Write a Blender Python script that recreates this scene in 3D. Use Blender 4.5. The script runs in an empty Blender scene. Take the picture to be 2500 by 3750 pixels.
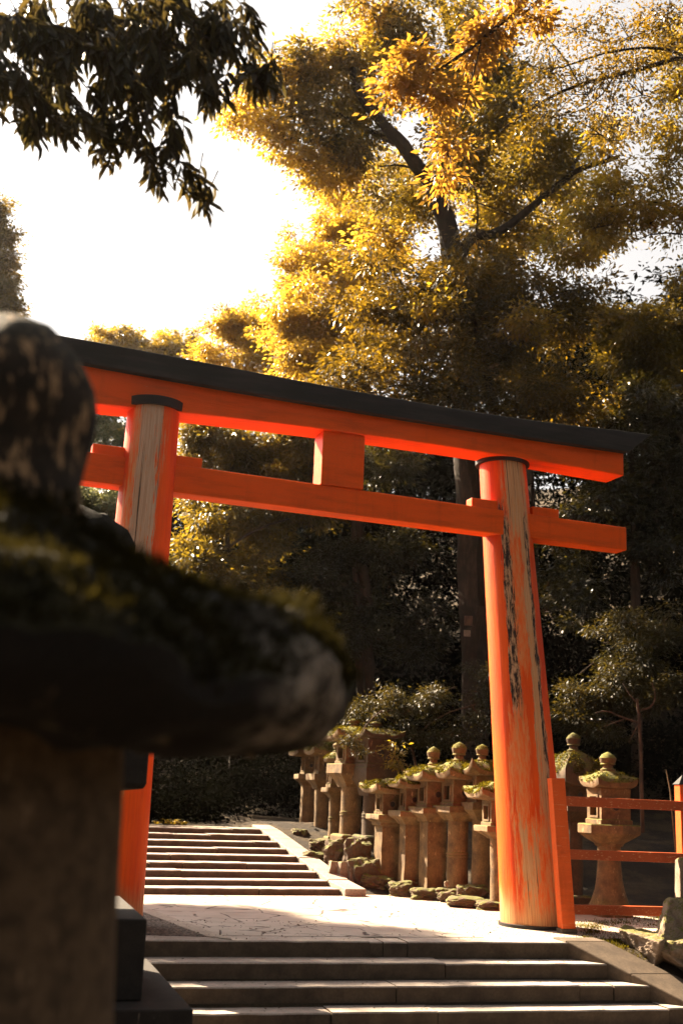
import bpy, math, random
import numpy as np
from mathutils import Vector, Matrix, noise as mnoise

# ------------------------------------------------------------------ camera, world, sun, exposure
SC = bpy.context.scene
COL = SC.collection
F, W, H = 4300., 2500., 3750.
PITCH = math.atan((2900 - H / 2) / F); ROLL = math.atan(.04); EYE = np.array([0., 0., 1.39])
_f = np.array([0, math.cos(PITCH), math.sin(PITCH)]); _u = np.array([0, -math.sin(PITCH), math.cos(PITCH)]); _r = np.array([1., 0, 0])
RIGHT = _r * math.cos(ROLL) + _u * math.sin(ROLL); UP = _u * math.cos(ROLL) - _r * math.sin(ROLL)
def ray(px, py): return _f + RIGHT * (px - W / 2) / F + UP * (H / 2 - py) / F
def at(px, py, Y): d = ray(px, py); return EYE + d * (Y / d[1])
def px_of(P): v = np.array(P) - EYE; k = v @ _f; return W / 2 + F * (v @ RIGHT) / k, H / 2 - F * (v @ UP) / k
def gr(px, py, z=0.): d = ray(px, py); return EYE + d * ((z - EYE[2]) / d[2])

cam = bpy.data.cameras.new('camera'); camo = bpy.data.objects.new('camera', cam); COL.objects.link(camo)
camo.matrix_world = Matrix(((RIGHT[0], UP[0], -_f[0], EYE[0]), (RIGHT[1], UP[1], -_f[1], EYE[1]), (RIGHT[2], UP[2], -_f[2], EYE[2]), (0, 0, 0, 1)))
cam.sensor_width = 36; cam.lens = F / H * 36; cam.clip_start = .05; cam.clip_end = 2000
cam.dof.use_dof = True; cam.dof.focus_distance = 13.5; cam.dof.aperture_fstop = 2.0
SC.camera = camo

SUN_AZ, SUN_EL = 48., 38.        # degrees left of the view axis, above the horizon
sv = Vector((-math.sin(math.radians(SUN_AZ)) * math.cos(math.radians(SUN_EL)), math.cos(math.radians(SUN_AZ)) * math.cos(math.radians(SUN_EL)), math.sin(math.radians(SUN_EL))))
sun = bpy.data.lights.new('sun', 'SUN'); suno = bpy.data.objects.new('sun', sun); COL.objects.link(suno)
sun.energy = 5.0; sun.angle = math.radians(.5); sun.color = (1, .80, .56)
suno.rotation_euler = sv.to_track_quat('Z', 'Y').to_euler()
wd = bpy.data.worlds.new('World'); SC.world = wd; wd.use_nodes = True
nt = wd.node_tree; nt.nodes.clear()
sky = nt.nodes.new('ShaderNodeTexSky'); sky.sky_type = 'NISHITA'; sky.sun_disc = False
sky.sun_elevation = math.radians(SUN_EL); sky.sun_rotation = math.radians(-SUN_AZ); sky.air_density = 1; sky.dust_density = 4; sky.ozone_density = .6
mx = nt.nodes.new('ShaderNodeMix'); mx.data_type = 'RGBA'; mx.blend_type = 'MULTIPLY'; mx.inputs[0].default_value = 1
hs = nt.nodes.new('ShaderNodeHueSaturation'); hs.inputs['Saturation'].default_value = .15
bg = nt.nodes.new('ShaderNodeBackground'); bg.inputs[1].default_value = .05
wo = nt.nodes.new('ShaderNodeOutputWorld')
nt.links.new(sky.outputs[0], hs.inputs['Color']); nt.links.new(hs.outputs[0], mx.inputs[6]); mx.inputs[7].default_value = (.60, .57, .54, 1)
nt.links.new(mx.outputs[2], bg.inputs[0]); nt.links.new(bg.outputs[0], wo.inputs[0])
SC.view_settings.view_transform = 'Standard'; SC.view_settings.look = 'None'; SC.view_settings.gamma = 1
SC.view_settings.exposure = 3.0
SC.render.engine = 'CYCLES'; cy = SC.cycles
cy.max_bounces = 7; cy.diffuse_bounces = 4; cy.transmission_bounces = 4; cy.glossy_bounces = 2; cy.transparent_max_bounces = 4
cy.sample_clamp_indirect = 6; cy.use_denoising = True

random.seed(5); RNG = np.random.default_rng(11)

# ------------------------------------------------------------------ helpers
def tag(o, label=None, cat=None, group=None, kind=None):
    if label: o['label'] = label
    if cat: o['category'] = cat
    if group: o['group'] = group
    if kind: o['kind'] = kind
    return o
def empty(name, loc=(0, 0, 0), rz=0., label=None, cat=None, group=None):
    o = bpy.data.objects.new(name, None); COL.objects.link(o); o.location = loc; o.rotation_euler = (0, 0, rz); o.empty_display_size = .1
    return tag(o, label, cat, group)
class MB:
    def __init__(s): s.v = []; s.f = []; s.uv = None
    def add(s, vs, fs):
        b = len(s.v); s.v += [tuple(v) for v in vs]; s.f += [tuple(b + i for i in f) for f in fs]; return s
    def box(s, x0, x1, y0, y1, z0, z1, M=None):
        vs = [Vector(p) for p in ((x0, y0, z0), (x1, y0, z0), (x1, y1, z0), (x0, y1, z0), (x0, y0, z1), (x1, y0, z1), (x1, y1, z1), (x0, y1, z1))]
        if M is not None: vs = [M @ v for v in vs]
        return s.add(vs, [(0, 3, 2, 1), (4, 5, 6, 7), (0, 1, 5, 4), (1, 2, 6, 5), (2, 3, 7, 6), (3, 0, 4, 7)])
    def hexa(s, lo, hi):        # four low corners, four high corners (counter-clockwise from above)
        return s.add(list(lo) + list(hi), [(0, 3, 2, 1), (4, 5, 6, 7), (0, 1, 5, 4), (1, 2, 6, 5), (2, 3, 7, 6), (3, 0, 4, 7)])
    def loft(s, levels, n=24, shape='round', tw=0., cap=True, cx=0., cy=0.):
        # levels: (z, r[, corner lift]); r is the apothem for square / hex
        rings = []
        for L in levels:
            z, r = L[0], L[1]; lift = L[2] if len(L) > 2 else 0.
            ring = []
            for i in range(n):
                a = 2 * math.pi * i / n
                if shape == 'square': k = 1 / max(abs(math.cos(a)), abs(math.sin(a)))
                elif shape == 'hex':
                    am = (a + math.pi / 6) % (math.pi / 3) - math.pi / 6; k = 1 / math.cos(am)
                else: k = 1
                km = {'square': 1.414, 'hex': 1.155}.get(shape, 2)
                c = max(0, (k - 1) / (km - 1)) if shape != 'round' else 0
                ring.append((cx + r * k * math.cos(a + tw), cy + r * k * math.sin(a + tw), z + lift * c ** 2))
            rings.append(ring)
        vs = [p for ring in rings for p in ring]; fs = []
        m = len(rings)
        for j in range(m - 1):
            for i in range(n):
                i2 = (i + 1) % n; fs.append((j * n + i, j * n + i2, (j + 1) * n + i2, (j + 1) * n + i))
        if cap: fs.append(tuple(range(n - 1, -1, -1))); fs.append(tuple((m - 1) * n + i for i in range(n)))
        return s.add(vs, fs)
    def tube(s, pts, rad, n=8, wob=0.):
        pts = [Vector(p) for p in pts]; vs = []; fs = []
        for k, p in enumerate(pts):
            d = (pts[min(k + 1, len(pts) - 1)] - pts[max(k - 1, 0)]).normalized()
            a = d.cross(Vector((0, 0, 1))); a = a.normalized() if a.length > .05 else Vector((1, 0, 0)); b = a.cross(d).normalized()
            for i in range(n):
                t = 2 * math.pi * i / n; r = rad[k] * (1 + wob * mnoise.noise(Vector((i * 1.3, k * .6, rad[0] * 50))))
                vs.append(p + a * math.cos(t) * r + b * math.sin(t) * r)
        for k in range(len(pts) - 1):
            for i in range(n):
                i2 = (i + 1) % n; fs.append((k * n + i, (k + 1) * n + i, (k + 1) * n + i2, k * n + i2))
        fs.append(tuple(range(n))); fs.append(tuple((len(pts) - 1) * n + i for i in range(n - 1, -1, -1)))
        return s.add(vs, fs)
    def ico(s, c, r, sub=3, sc=(1, 1, 1), amp=.25, fr=1.6, seed=0., flat=None):
        import bmesh
        bm = bmesh.new(); bmesh.ops.create_icosphere(bm, subdivisions=sub, radius=1)
        for v in bm.verts:
            q = v.co.copy(); d = 1 + amp * mnoise.fractal(q * fr + Vector((seed, seed * 2, 3)), 1., 2., 4) 
            q = Vector((max(-.8, min(.8, q.x)), max(-.8, min(.8, q.y)), max(-.75, min(.75, q.z)))) * d
            v.co = Vector((c[0] + q.x * r * sc[0], c[1] + q.y * r * sc[1], c[2] + q.z * r * sc[2]))
        bm.verts.index_update()
        s.add([v.co for v in bm.verts], [[v.index for v in f.verts] for f in bm.faces]); bm.free(); return s
    def rough(s, amp, fr=3., seed=0.):
        for i, v in enumerate(s.v):
            q = Vector(v) * fr + Vector((seed, seed, seed)); n3 = mnoise.noise_vector(q)
            s.v[i] = (v[0] + n3.x * amp, v[1] + n3.y * amp, v[2] + n3.z * amp)
        return s
    def build(s, name, mat, parent=None, smooth=False, bev=0., uv=None, sub=0, rough=None):
        me = bpy.data.meshes.new(name); me.from_pydata(s.v, [], s.f); me.update()
        o = bpy.data.objects.new(name, me); COL.objects.link(o); me.materials.append(mat)
        if smooth: 
            me.polygons.foreach_set('use_smooth', [True] * len(me.polygons))
            try: me.set_sharp_from_angle(angle=math.radians(35))
            except Exception: pass
        if uv is not None:
            L = me.uv_layers.new(name='UVMap')
            for lp in me.loops: L.data[lp.index].uv = uv[lp.vertex_index]
        if bev:
            b = o.modifiers.new('bevel', 'BEVEL'); b.width = bev; b.segments = 2; b.limit_method = 'ANGLE'
        if sub:
            m = o.modifiers.new('sub', 'SUBSURF'); m.subdivision_type = 'SIMPLE'; m.levels = sub; m.render_levels = sub
        if rough:
            t = bpy.data.textures.new(name, 'CLOUDS'); t.noise_scale = rough[1]; t.noise_depth = 3
            m = o.modifiers.new('rough', 'DISPLACE'); m.texture = t; m.strength = rough[0]; m.mid_level = .5; m.texture_coords = 'LOCAL'
        if parent is not None: o.parent = parent
        return o
def np_mesh(name, V, Fq, mat, parent=None, smooth=False):
    me = bpy.data.meshes.new(name); n, m = len(V), len(Fq); k = Fq.shape[1]
    me.vertices.add(n); me.vertices.foreach_set('co', V.astype(np.float32).ravel())
    me.loops.add(m * k); me.loops.foreach_set('vertex_index', Fq.astype(np.int32).ravel())
    me.polygons.add(m); me.polygons.foreach_set('loop_start', np.arange(0, m * k, k, dtype=np.int32)); me.update(calc_edges=True); me.validate()
    me.materials.append(mat); o = bpy.data.objects.new(name, me); COL.objects.link(o)
    if parent is not None: o.parent = parent
    return o
def unit(a): return a / np.maximum(np.linalg.norm(a, axis=-1, keepdims=True), 1e-6)
def leaves(P, A, L, wr=.42, fold=.18, lance=False, nrm=None):
    """a leaf at each P along A: verts and quads"""
    n = len(P); R = RNG.normal(size=(n, 3)) if nrm is None else nrm + RNG.normal(size=(n, 3)) * .35
    A = unit(A); S = unit(np.cross(A, R)); N = np.cross(S, A); L = np.broadcast_to(L, (n,))[:, None]; w = L * wr * .5
    if not lance:
        V = np.stack([P, P + A * L * .45 + S * w + N * L * fold * .5, P + A * L, P + A * L * .5 - S * w + N * L * fold * .5], 1).reshape(-1, 3)
        Fq = np.arange(n * 4).reshape(n, 4)
    else:
        V = np.stack([P, P + A * L * .3 + S * w * .85 + N * L * fold * .5, P + A * L * .65 + S * w * .75 + N * L * fold * .4 - N * L * .06, P + A * L - N * L * .2,
                      P + A * L * .65 - S * w * .75 + N * L * fold * .4 - N * L * .06, P + A * L * .3 - S * w * .85 + N * L * fold * .5], 1).reshape(-1, 3)
        b = np.arange(n)[:, None] * 6; Fq = np.concatenate([b + np.array([0, 1, 2, 3]), b + np.array([0, 3, 4, 5])], 0)
    return V, Fq
def join_np(parts):
    Vs, Fs, b = [], [], 0
    for V, Fq in parts: Vs.append(V); Fs.append(Fq + b); b += len(V)
    return np.concatenate(Vs), np.concatenate(Fs)
def spray_cloud(clumps, leaf, per=26, spray=.28, flat=.45, lance=False, wr=.42, dens=1., hollow=.0):
    """clumps: (centre xyz, radii xyz, number of leaves).  Leaves sit in flattened sprays spread through each clump."""
    parts = []
    for c, r, n in clumps:
        n = int(n * dens); k = max(3, n // per)
        nb = int(9 + r[0] * 5); bd = unit(RNG.normal(size=(nb, 3))); bc = bd * (.2 + .85 * RNG.random(nb))[:, None] * np.array(r); br = (.18 + .26 * RNG.random(nb))
        w = br ** 2; which = RNG.choice(nb, size=k, p=w / w.sum()); d = unit(RNG.normal(size=(k, 3))); rad = RNG.random(k) ** (1 / 2.6)
        sc = bc[which] + d * (rad * br[which])[:, None] * np.array(r) * np.array([1.15, 1.15, .75])
        size = spray * (0.6 + .8 * RNG.random(k))
        idx = np.repeat(np.arange(k), per)
        off = RNG.normal(size=(len(idx), 3)) * np.array([1, 1, flat]) * .5
        P = np.array(c) + sc[idx] + off * size[idx][:, None]
        A = off * np.array([1, 1, .6]) + d[idx] * .5 + np.array([0, 0, -.35]) + RNG.normal(size=(len(idx), 3)) * .35
        nrm = np.broadcast_to(np.array([0, 0, 1.]), P.shape) + d[idx] * .6 + RNG.normal(size=P.shape) * .45
        L = leaf * (.5 + .75 * RNG.random(len(idx)))
        parts.append(leaves(P, A, L, wr=wr, lance=lance, nrm=nrm))
    return join_np(parts)

# ------------------------------------------------------------------ materials
def mat(name, base=(.5, .5, .5), rough=.8):
    m = bpy.data.materials.new(name); m.use_nodes = True; n = m.node_tree.nodes; b = n['Principled BSDF']
    b.inputs['Base Color'].default_value = (*base, 1); b.inputs['Roughness'].default_value = rough; b.inputs['Specular IOR Level'].default_value = .3
    return m
class G:
    """tiny node-graph helper"""
    def __init__(s, m): s.m = m; s.t = m.node_tree; s.n = s.t.nodes; s.b = s.n['Principled BSDF']; s.tc = s.n.new('ShaderNodeTexCoord')
    def link(s, a, b): s.t.links.new(a, b)
    def co(s, scale=(1, 1, 1), kind='Object', loc=(0, 0, 0)):
        mp = s.n.new('ShaderNodeMapping'); mp.inputs['Scale'].default_value = scale; mp.inputs['Location'].default_value = loc; s.link(s.tc.outputs[kind], mp.inputs[0]); return mp.outputs[0]
    def noise(s, co, scale, detail=6, rough=.6, dist=0.):
        t = s.n.new('ShaderNodeTexNoise'); t.inputs['Scale'].default_value = scale; t.inputs['Detail'].default_value = detail; t.inputs['Roughness'].default_value = rough; t.inputs['Distortion'].default_value = dist
        s.link(co, t.inputs['Vector']); return t.outputs['Fac']
    def ramp(s, v, a, b, ca=0., cb=1.):
        r = s.n.new('ShaderNodeMapRange'); r.interpolation_type = 'SMOOTHSTEP'; s.link(v, r.inputs[0])
        for i, q in zip((1, 2, 3, 4), (a, b, ca, cb)): r.inputs[i].default_value = q
        return r.outputs[0]
    def math(s, op, a, b=None):
        r = s.n.new('ShaderNodeMath'); r.operation = op
        for i, q in enumerate((a, b)):
            if q is None: continue
            if isinstance(q, (int, float)): r.inputs[i].default_value = q
            else: s.link(q, r.inputs[i])
        return r.outputs[0]
    def mix(s, f, a, b, mode='MIX'):
        r = s.n.new('ShaderNodeMix'); r.data_type = 'RGBA'; r.blend_type = mode
        for i, q in ((0, f), (6, a), (7, b)):
            if isinstance(q, (int, float)): r.inputs[i].default_value = q
            elif isinstance(q, tuple): r.inputs[i].default_value = (*q, 1)
            else: s.link(q, r.inputs[i])
        return r.outputs[2]
    def bump(s, h, strength=.4, dist=.02):
        r = s.n.new('ShaderNodeBump'); r.inputs['Strength'].default_value = strength; r.inputs['Distance'].default_value = dist; s.link(h, r.inputs['Height']); s.link(r.outputs[0], s.b.inputs['Normal'])
    def color(s, c): s.link(c, s.b.inputs['Base Color'])
    def up(s, a=.2, b=.7):
        g = s.n.new('ShaderNodeNewGeometry'); x = s.n.new('ShaderNodeSeparateXYZ'); s.link(g.outputs['Normal'], x.inputs[0]); return s.ramp(x.outputs[2], a, b)
def stone(name, c1, c2, lich=(.5, .45, .36), moss=None, mosslo=.15, scale=1., lich_amt=.62, rough=.9, bump=.5):
    m = mat(name, c1, rough); g = G(m); co = g.co(kind='Object')
    a = g.noise(co, 3.5 * scale, 8, .65); b = g.noise(co, 26 * scale, 5, .7); c = g.noise(g.co((1, 1, .35), loc=(5, 2, 0)), 7 * scale, 6, .7)
    col = g.mix(g.ramp(a, .35, .68), c1, c2)
    col = g.mix(g.ramp(b, .3, .75, .0, .55), col, tuple(q * .35 for q in c1))
    col = g.mix(g.ramp(c, lich_amt, lich_amt + .1, 0, .8), col, lich)
    if moss:
        mk = g.math('MULTIPLY', g.up(mosslo, mosslo + .4), g.ramp(g.noise(co, 5 * scale, 6, .7), .36, .55))
        col = g.mix(mk, col, g.mix(g.ramp(b, .3, .7), moss, tuple(q * .4 for q in moss)))
    g.color(col); g.bump(g.math('ADD', b, g.math('MULTIPLY', c, 1.5)), bump, .012 / scale if scale > 1 else .012)
    return m
def paint(name, base, stain=(.12, .02, .01), wear=.0, stain_amt=.6):
    m = mat(name, base, .5); g = G(m); g.b.inputs['Specular IOR Level'].default_value = .12; co = g.co((.6, 4, 4)); a = g.noise(co, 2.2, 8, .65); b = g.noise(g.co((1.2, 22, 22)), 3, 6, .7); d = g.noise(g.co((1, 1, 1)), 90, 2, .8)
    c = g.mix(g.ramp(a, .42, .78, 0, .75 * stain_amt), base, tuple(q * .45 for q in base))
    c = g.mix(g.ramp(g.noise(g.co((.8, 2, 1.2), loc=(3, 1, 7)), 1.6, 7, .7), .6, .8, 0, stain_amt), c, stain)
    c = g.mix(g.ramp(b, .72 - wear, .76 - wear, 0, .8), c, (.62, .30, .16))
    c = g.mix(g.ramp(d, .3, .7, 0, .22), c, tuple(q * .55 for q in base))
    st = g.noise(g.co((4, 4, .5), loc=(1, 4, 0)), 1.2, 6, .7); c = g.mix(g.ramp(st, .50, .80, 0, .40), c, tuple(q * .4 for q in base)); fl = g.noise(g.co((.25, 5, 9), loc=(8, 2, 3)), 3.4, 7, .8); c = g.mix(g.ramp(fl, .685, .70, 0, .8), c, (.62, .36, .22))
    g.color(c); g.bump(g.math('ADD', b, g.math('MULTIPLY', a, .6)), .35, .01); return m
ORANGE = (.78, .096, .004)
def pillar_paint(name, bands, seed, tone=(.56, .39, .28), tone2=(.38, .21, .13)):
    """UV: u = angle 0..1, v = height 0..1.  bands: (u centre, half width, v0, v1, kind, noise gain)"""
    m = mat(name, ORANGE, .5); g = G(m); g.b.inputs['Specular IOR Level'].default_value = .15
    sx = g.n.new('ShaderNodeSeparateXYZ'); g.link(g.tc.outputs['UV'], sx.inputs[0]); u, v = sx.outputs[0], sx.outputs[1]
    fine = g.noise(g.co((150, 7, 1), 'UV', (seed, seed, 0)), 1, 7, .7); mid = g.noise(g.co((30, 7, 1), 'UV', (seed * 2, 1, 0)), 1, 9, .78, .2); big = g.noise(g.co((9, 4, 1), 'UV', (seed * 3, 4, 0)), 1, 6, .6)
    patch = g.noise(g.co((60, 24, 1), 'UV', (seed, 9, 0)), 1, 7, .75)
    base = g.mix(g.ramp(big, .35, .7), ORANGE, (.60, .05, .006)); base = g.mix(g.ramp(fine, .35, .8, 0, .4), base, (.35, .03, .005))
    col = base
    wood = g.mix(g.ramp(fine, .3, .72), tone, tone2); wood = g.mix(g.ramp(patch, .52, .66, 0, .7), wood, (.55, .20, .06)); wood = g.mix(g.ramp(g.noise(g.co((90, 1.6, 1), 'UV', (2, seed, 0)), 1, 6, .6), .60, .64), wood, (.05, .03, .02))
    char = g.mix(g.ramp(patch, .45, .58), (.022, .014, .012), (.46, .27, .15))
    rub = g.mix(g.ramp(patch, .38, .62), (.66, .27, .10), (.75, .13, .02))
    for (uc, hw, v0, v1, kind, gain) in bands:
        du = g.math('ABSOLUTE', g.math('SUBTRACT', u, uc)); e = g.math('SUBTRACT', 1., g.math('DIVIDE', du, hw))      # 1 centre, 0 edge
        e = g.math('MINIMUM', e, g.math('MULTIPLY', g.math('SUBTRACT', v, v0), 9.)); e = g.math('MINIMUM', e, g.math('MULTIPLY', g.math('SUBTRACT', v1, v), 9.))
        e = g.math('ADD', e, g.math('MULTIPLY', g.math('SUBTRACT', g.math('ADD', g.math('MULTIPLY', mid, .68), g.math('MULTIPLY', fine, .32)), .5), gain * 3.4))
        if kind != 'char': col = g.mix(g.ramp(e, -.12, .30, 0, .8), col, rub)
        if kind != 'rub': col = g.mix(g.ramp(e, .14, .26), col, {'wood': wood, 'char': char}[kind])
    low = g.ramp(g.math('ADD', v, g.math('MULTIPLY', g.math('SUBTRACT', big, .5), .16)), .02, .085, .85, 0.)
    col = g.mix(low, col, g.mix(g.ramp(fine, .35, .65), (.56, .30, .13), (.38, .17, .07)))
    g.color(col); g.bump(g.math('ADD', fine, g.math('MULTIPLY', patch, .6)), .5, .012); return m
def leafmat(name, c1, c2, t1, t2, tr=.5, rough=.42, spec=.5, scale=1.2):
    m = bpy.data.materials.new(name); m.use_nodes = True; g = G(m); co = g.co()
    a = g.noise(co, scale, 4, .6); gi = g.n.new('ShaderNodeNewGeometry'); rnd = gi.outputs['Random Per Island']
    f = g.math('ADD', g.math('MULTIPLY', g.ramp(a, .35, .65), .6), g.math('MULTIPLY', rnd, .4))
    g.color(g.mix(f, c1, c2)); g.b.inputs['Roughness'].default_value = rough; g.b.inputs['Specular IOR Level'].default_value = spec
    tl = g.n.new('ShaderNodeBsdfTranslucent'); g.link(g.mix(f, t1, t2), tl.inputs[0])
    ms = g.n.new('ShaderNodeMixShader'); ms.inputs[0].default_value = tr
    g.link(g.b.outputs[0], ms.inputs[1]); g.link(tl.outputs[0], ms.inputs[2]); out = g.n['Material Output']; g.link(ms.outputs[0], out.inputs[0])
    return m
M = {}
M['bough'] = leafmat('golden_bough_leaf', (.15, .085, .018), (.10, .06, .014), (.60, .31, .035), (.34, .17, .015), .45, .45, .4, 2.)
M['gold'] = leafmat('golden_leaf', (.12, .080, .012), (.05, .042, .010), (.70, .44, .03), (.20, .15, .012), .48)
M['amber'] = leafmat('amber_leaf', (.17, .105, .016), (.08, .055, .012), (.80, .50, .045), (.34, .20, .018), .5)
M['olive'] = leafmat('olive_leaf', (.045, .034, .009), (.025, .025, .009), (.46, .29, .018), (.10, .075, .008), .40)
M['deep'] = leafmat('deep_olive_leaf', (.020, .016, .006), (.008, .008, .004), (.42, .24, .012), (.05, .034, .004), .36, .38, .3)  # darker copy of the olive leaf, with crown shade in its colour
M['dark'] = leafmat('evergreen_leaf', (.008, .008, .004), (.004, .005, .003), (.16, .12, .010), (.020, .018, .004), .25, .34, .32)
M['near'] = leafmat('dark_lance_leaf', (.012, .015, .008), (.020, .017, .008), (.13, .085, .02), (.04, .035, .01), .35, .5, .2)
M['blue'] = leafmat('distant_green_leaf', (.05, .08, .05), (.06, .07, .03), (.16, .22, .10), (.30, .24, .06), .4)
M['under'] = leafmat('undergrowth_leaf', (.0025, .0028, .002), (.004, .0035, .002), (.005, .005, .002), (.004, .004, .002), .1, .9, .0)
M['shrub'] = leafmat('shrub_leaf', (.009, .010, .005), (.013, .012, .005), (.05, .045, .008), (.12, .08, .010), .25, .5, .14)
def bark_mat(name, c1, c2):
    m = mat(name, c1, .95); g = G(m); a = g.noise(g.co((1, 1, .18)), 16, 8, .7); b = g.noise(g.co(), 2, 4, .6)
    g.color(g.mix(g.ramp(a, .35, .65), c1, g.mix(g.ramp(b, .4, .6), c2, c1))); g.bump(a, .8, .03); return m
M['bark'] = bark_mat('bark', (.018, .012, .008), (.05, .032, .02))
M['twig'] = bark_mat('twig_bark', (.05, .03, .02), (.12, .07, .04))
M['granite'] = stone('granite', (.26, .21, .17), (.33, .28, .23), lich=(.36, .31, .25), scale=1.3, lich_amt=.66, bump=.25)
M['riser'] = stone('shaded_step_stone', (.105, .075, .05), (.06, .042, .028), lich=(.17, .125, .085), scale=1.6, lich_amt=.68, bump=.3)  # stained stone, with the shade of the risers put into its colour
M['tread'] = stone('worn_sunlit_tread', (.34, .29, .25), (.27, .225, .19), lich=(.38, .33, .28), scale=1.6, lich_amt=.68, bump=.2)  # worn stone, paler because sunlight on the treads is put into its colour
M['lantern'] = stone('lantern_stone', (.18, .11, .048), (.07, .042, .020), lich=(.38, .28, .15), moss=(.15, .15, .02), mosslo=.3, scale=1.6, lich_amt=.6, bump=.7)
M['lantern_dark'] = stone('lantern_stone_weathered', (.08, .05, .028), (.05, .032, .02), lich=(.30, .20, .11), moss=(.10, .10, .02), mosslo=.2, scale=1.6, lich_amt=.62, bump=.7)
M['rock'] = stone('rock', (.10, .062, .038), (.06, .038, .024), lich=(.22, .15, .09), moss=(.12, .12, .02), mosslo=.25, scale=1.5, bump=.9)
M['slab'] = stone('slab_stone', (.24, .18, .13), (.15, .10, .07), lich=(.34, .27, .2), moss=(.16, .14, .03), mosslo=.35, scale=2.2, bump=1.)
M['plinth'] = stone('plinth_stone', (.030, .025, .020), (.020, .016, .014), lich=(.15, .12, .09), scale=3.2, lich_amt=.62, bump=.6)
M['fore'] = stone('foreground_stone', (.17, .115, .068), (.07, .048, .030), lich=(.26, .18, .11), scale=6., lich_amt=.58, bump=.8)
M['fin'] = stone('finial_stone', (.035, .024, .014), (.018, .013, .009), lich=(.40, .25, .13), moss=(.02, .018, .006), mosslo=.3, scale=4.5, lich_amt=.50, bump=1.)
M['cap'] = stone('cap_stone', (.016, .012, .009), (.010, .008, .006), lich=(.22, .16, .10), moss=(.035, .030, .008), mosslo=.1, scale=1.5, lich_amt=.60, bump=.8)
M['mossf'] = leafmat('moss_blade', (.055, .044, .005), (.022, .020, .004), (.22, .165, .008), (.05, .04, .005), .35, .9, .03, 7.)
M['mossdk'] = leafmat('dark_moss_blade', (.020, .015, .004), (.009, .008, .003), (.040, .030, .005), (.02, .017, .004), .3, .9, .02, 6.)
M['black'] = mat('black_copper', (.022, .021, .022), .7)
g = G(M['black']); g.color(g.mix(g.ramp(g.noise(g.co((.5, 4, 4)), 3, 7, .7), .4, .7), (.018, .018, .019), (.034, .032, .032))); g.b.inputs['Specular IOR Level'].default_value = .15
M['ring'] = mat('iron_band', (.015, .012, .012), .6)
M['beam'] = paint('vermilion_beam', ORANGE, stain_amt=.8)
M['beamd'] = paint('vermilion_strut', ORANGE, stain_amt=.8)
M['rail'] = paint('worn_red_rail', (.42, .085, .028), wear=.14, stain_amt=.5)
M['post'] = paint('worn_red_post', (.62, .10, .02), wear=.10, stain_amt=.6)
M['soil'] = mat('soil', (.05, .035, .022), 1.); g = G(M['soil'])
g.color(g.mix(g.ramp(g.noise(g.co(), 1.4, 9, .7), .4, .62), (.026, .018, .011), g.mix(g.ramp(g.noise(g.co(), 34, 4, .8), .45, .6), (.085, .055, .03), (.045, .035, .014)))); g.bump(g.noise(g.co(), 14, 9, .8), 1., .08)
M['gravel'] = mat('pale_gravel', (.42, .34, .26), 1.); g = G(M['gravel'])
vo = g.n.new('ShaderNodeTexVoronoi'); vo.inputs['Scale'].default_value = 38; g.link(g.co(), vo.inputs['Vector'])
g.color(g.mix(g.ramp(vo.outputs['Distance'], .2, .55), (.34, .27, .20), (.20, .145, .10))); g.color(g.mix(g.ramp(g.noise(g.co(), 18, 8, .8), .56, .68), (.33, .27, .21), (.13, .085, .05))); g.bump(vo.outputs['Distance'], .8, .02)
M['peb'] = mat('dark_gravel', (.10, .08, .065), 1.); g = G(M['peb'])
vo = g.n.new('ShaderNodeTexVoronoi'); vo.inputs['Scale'].default_value = 45; g.link(g.co(), vo.inputs['Vector'])
g.color(g.mix(g.ramp(vo.outputs['Color'], .3, .8), (.045, .036, .03), (.17, .13, .105))); g.bump(vo.outputs['Distance'], 1., .03)
M['pave'] = mat('flagstone', (.36, .30, .27), .85); g = G(M['pave'])
wv = g.mix(.12, g.co((1, 1, 1)), g.co((1, 1, 1)))
vo = g.n.new('ShaderNodeTexVoronoi'); vo.feature = 'DISTANCE_TO_EDGE'; vo.inputs['Scale'].default_value = 2.0; vo.inputs['Randomness'].default_value = .85
nz = g.n.new('ShaderNodeTexNoise'); nz.inputs['Scale'].default_value = 3.; g.link(g.co(), nz.inputs['Vector'])
g.link(g.mix(.08, g.co((1, 1, 1)), nz.outputs['Color']), vo.inputs['Vector'])
crack = g.math('MULTIPLY', g.ramp(vo.outputs['Distance'], .010, .028, .95, 0), g.ramp(g.noise(g.co(), 2.6, 5, .7), .42, .54))
pc = g.mix(g.ramp(g.noise(g.co(), 2.2, 7, .65), .35, .7), (.31, .265, .225), (.25, .21, .175)); pc = g.mix(g.ramp(g.noise(g.co(), 70, 3, .8), .6, .75, 0, .5), pc, (.12, .09, .07))
g.color(g.mix(crack, pc, (.03, .02, .018))); g.bump(g.math('MULTIPLY', crack, -1.), .7, .02)

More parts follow.
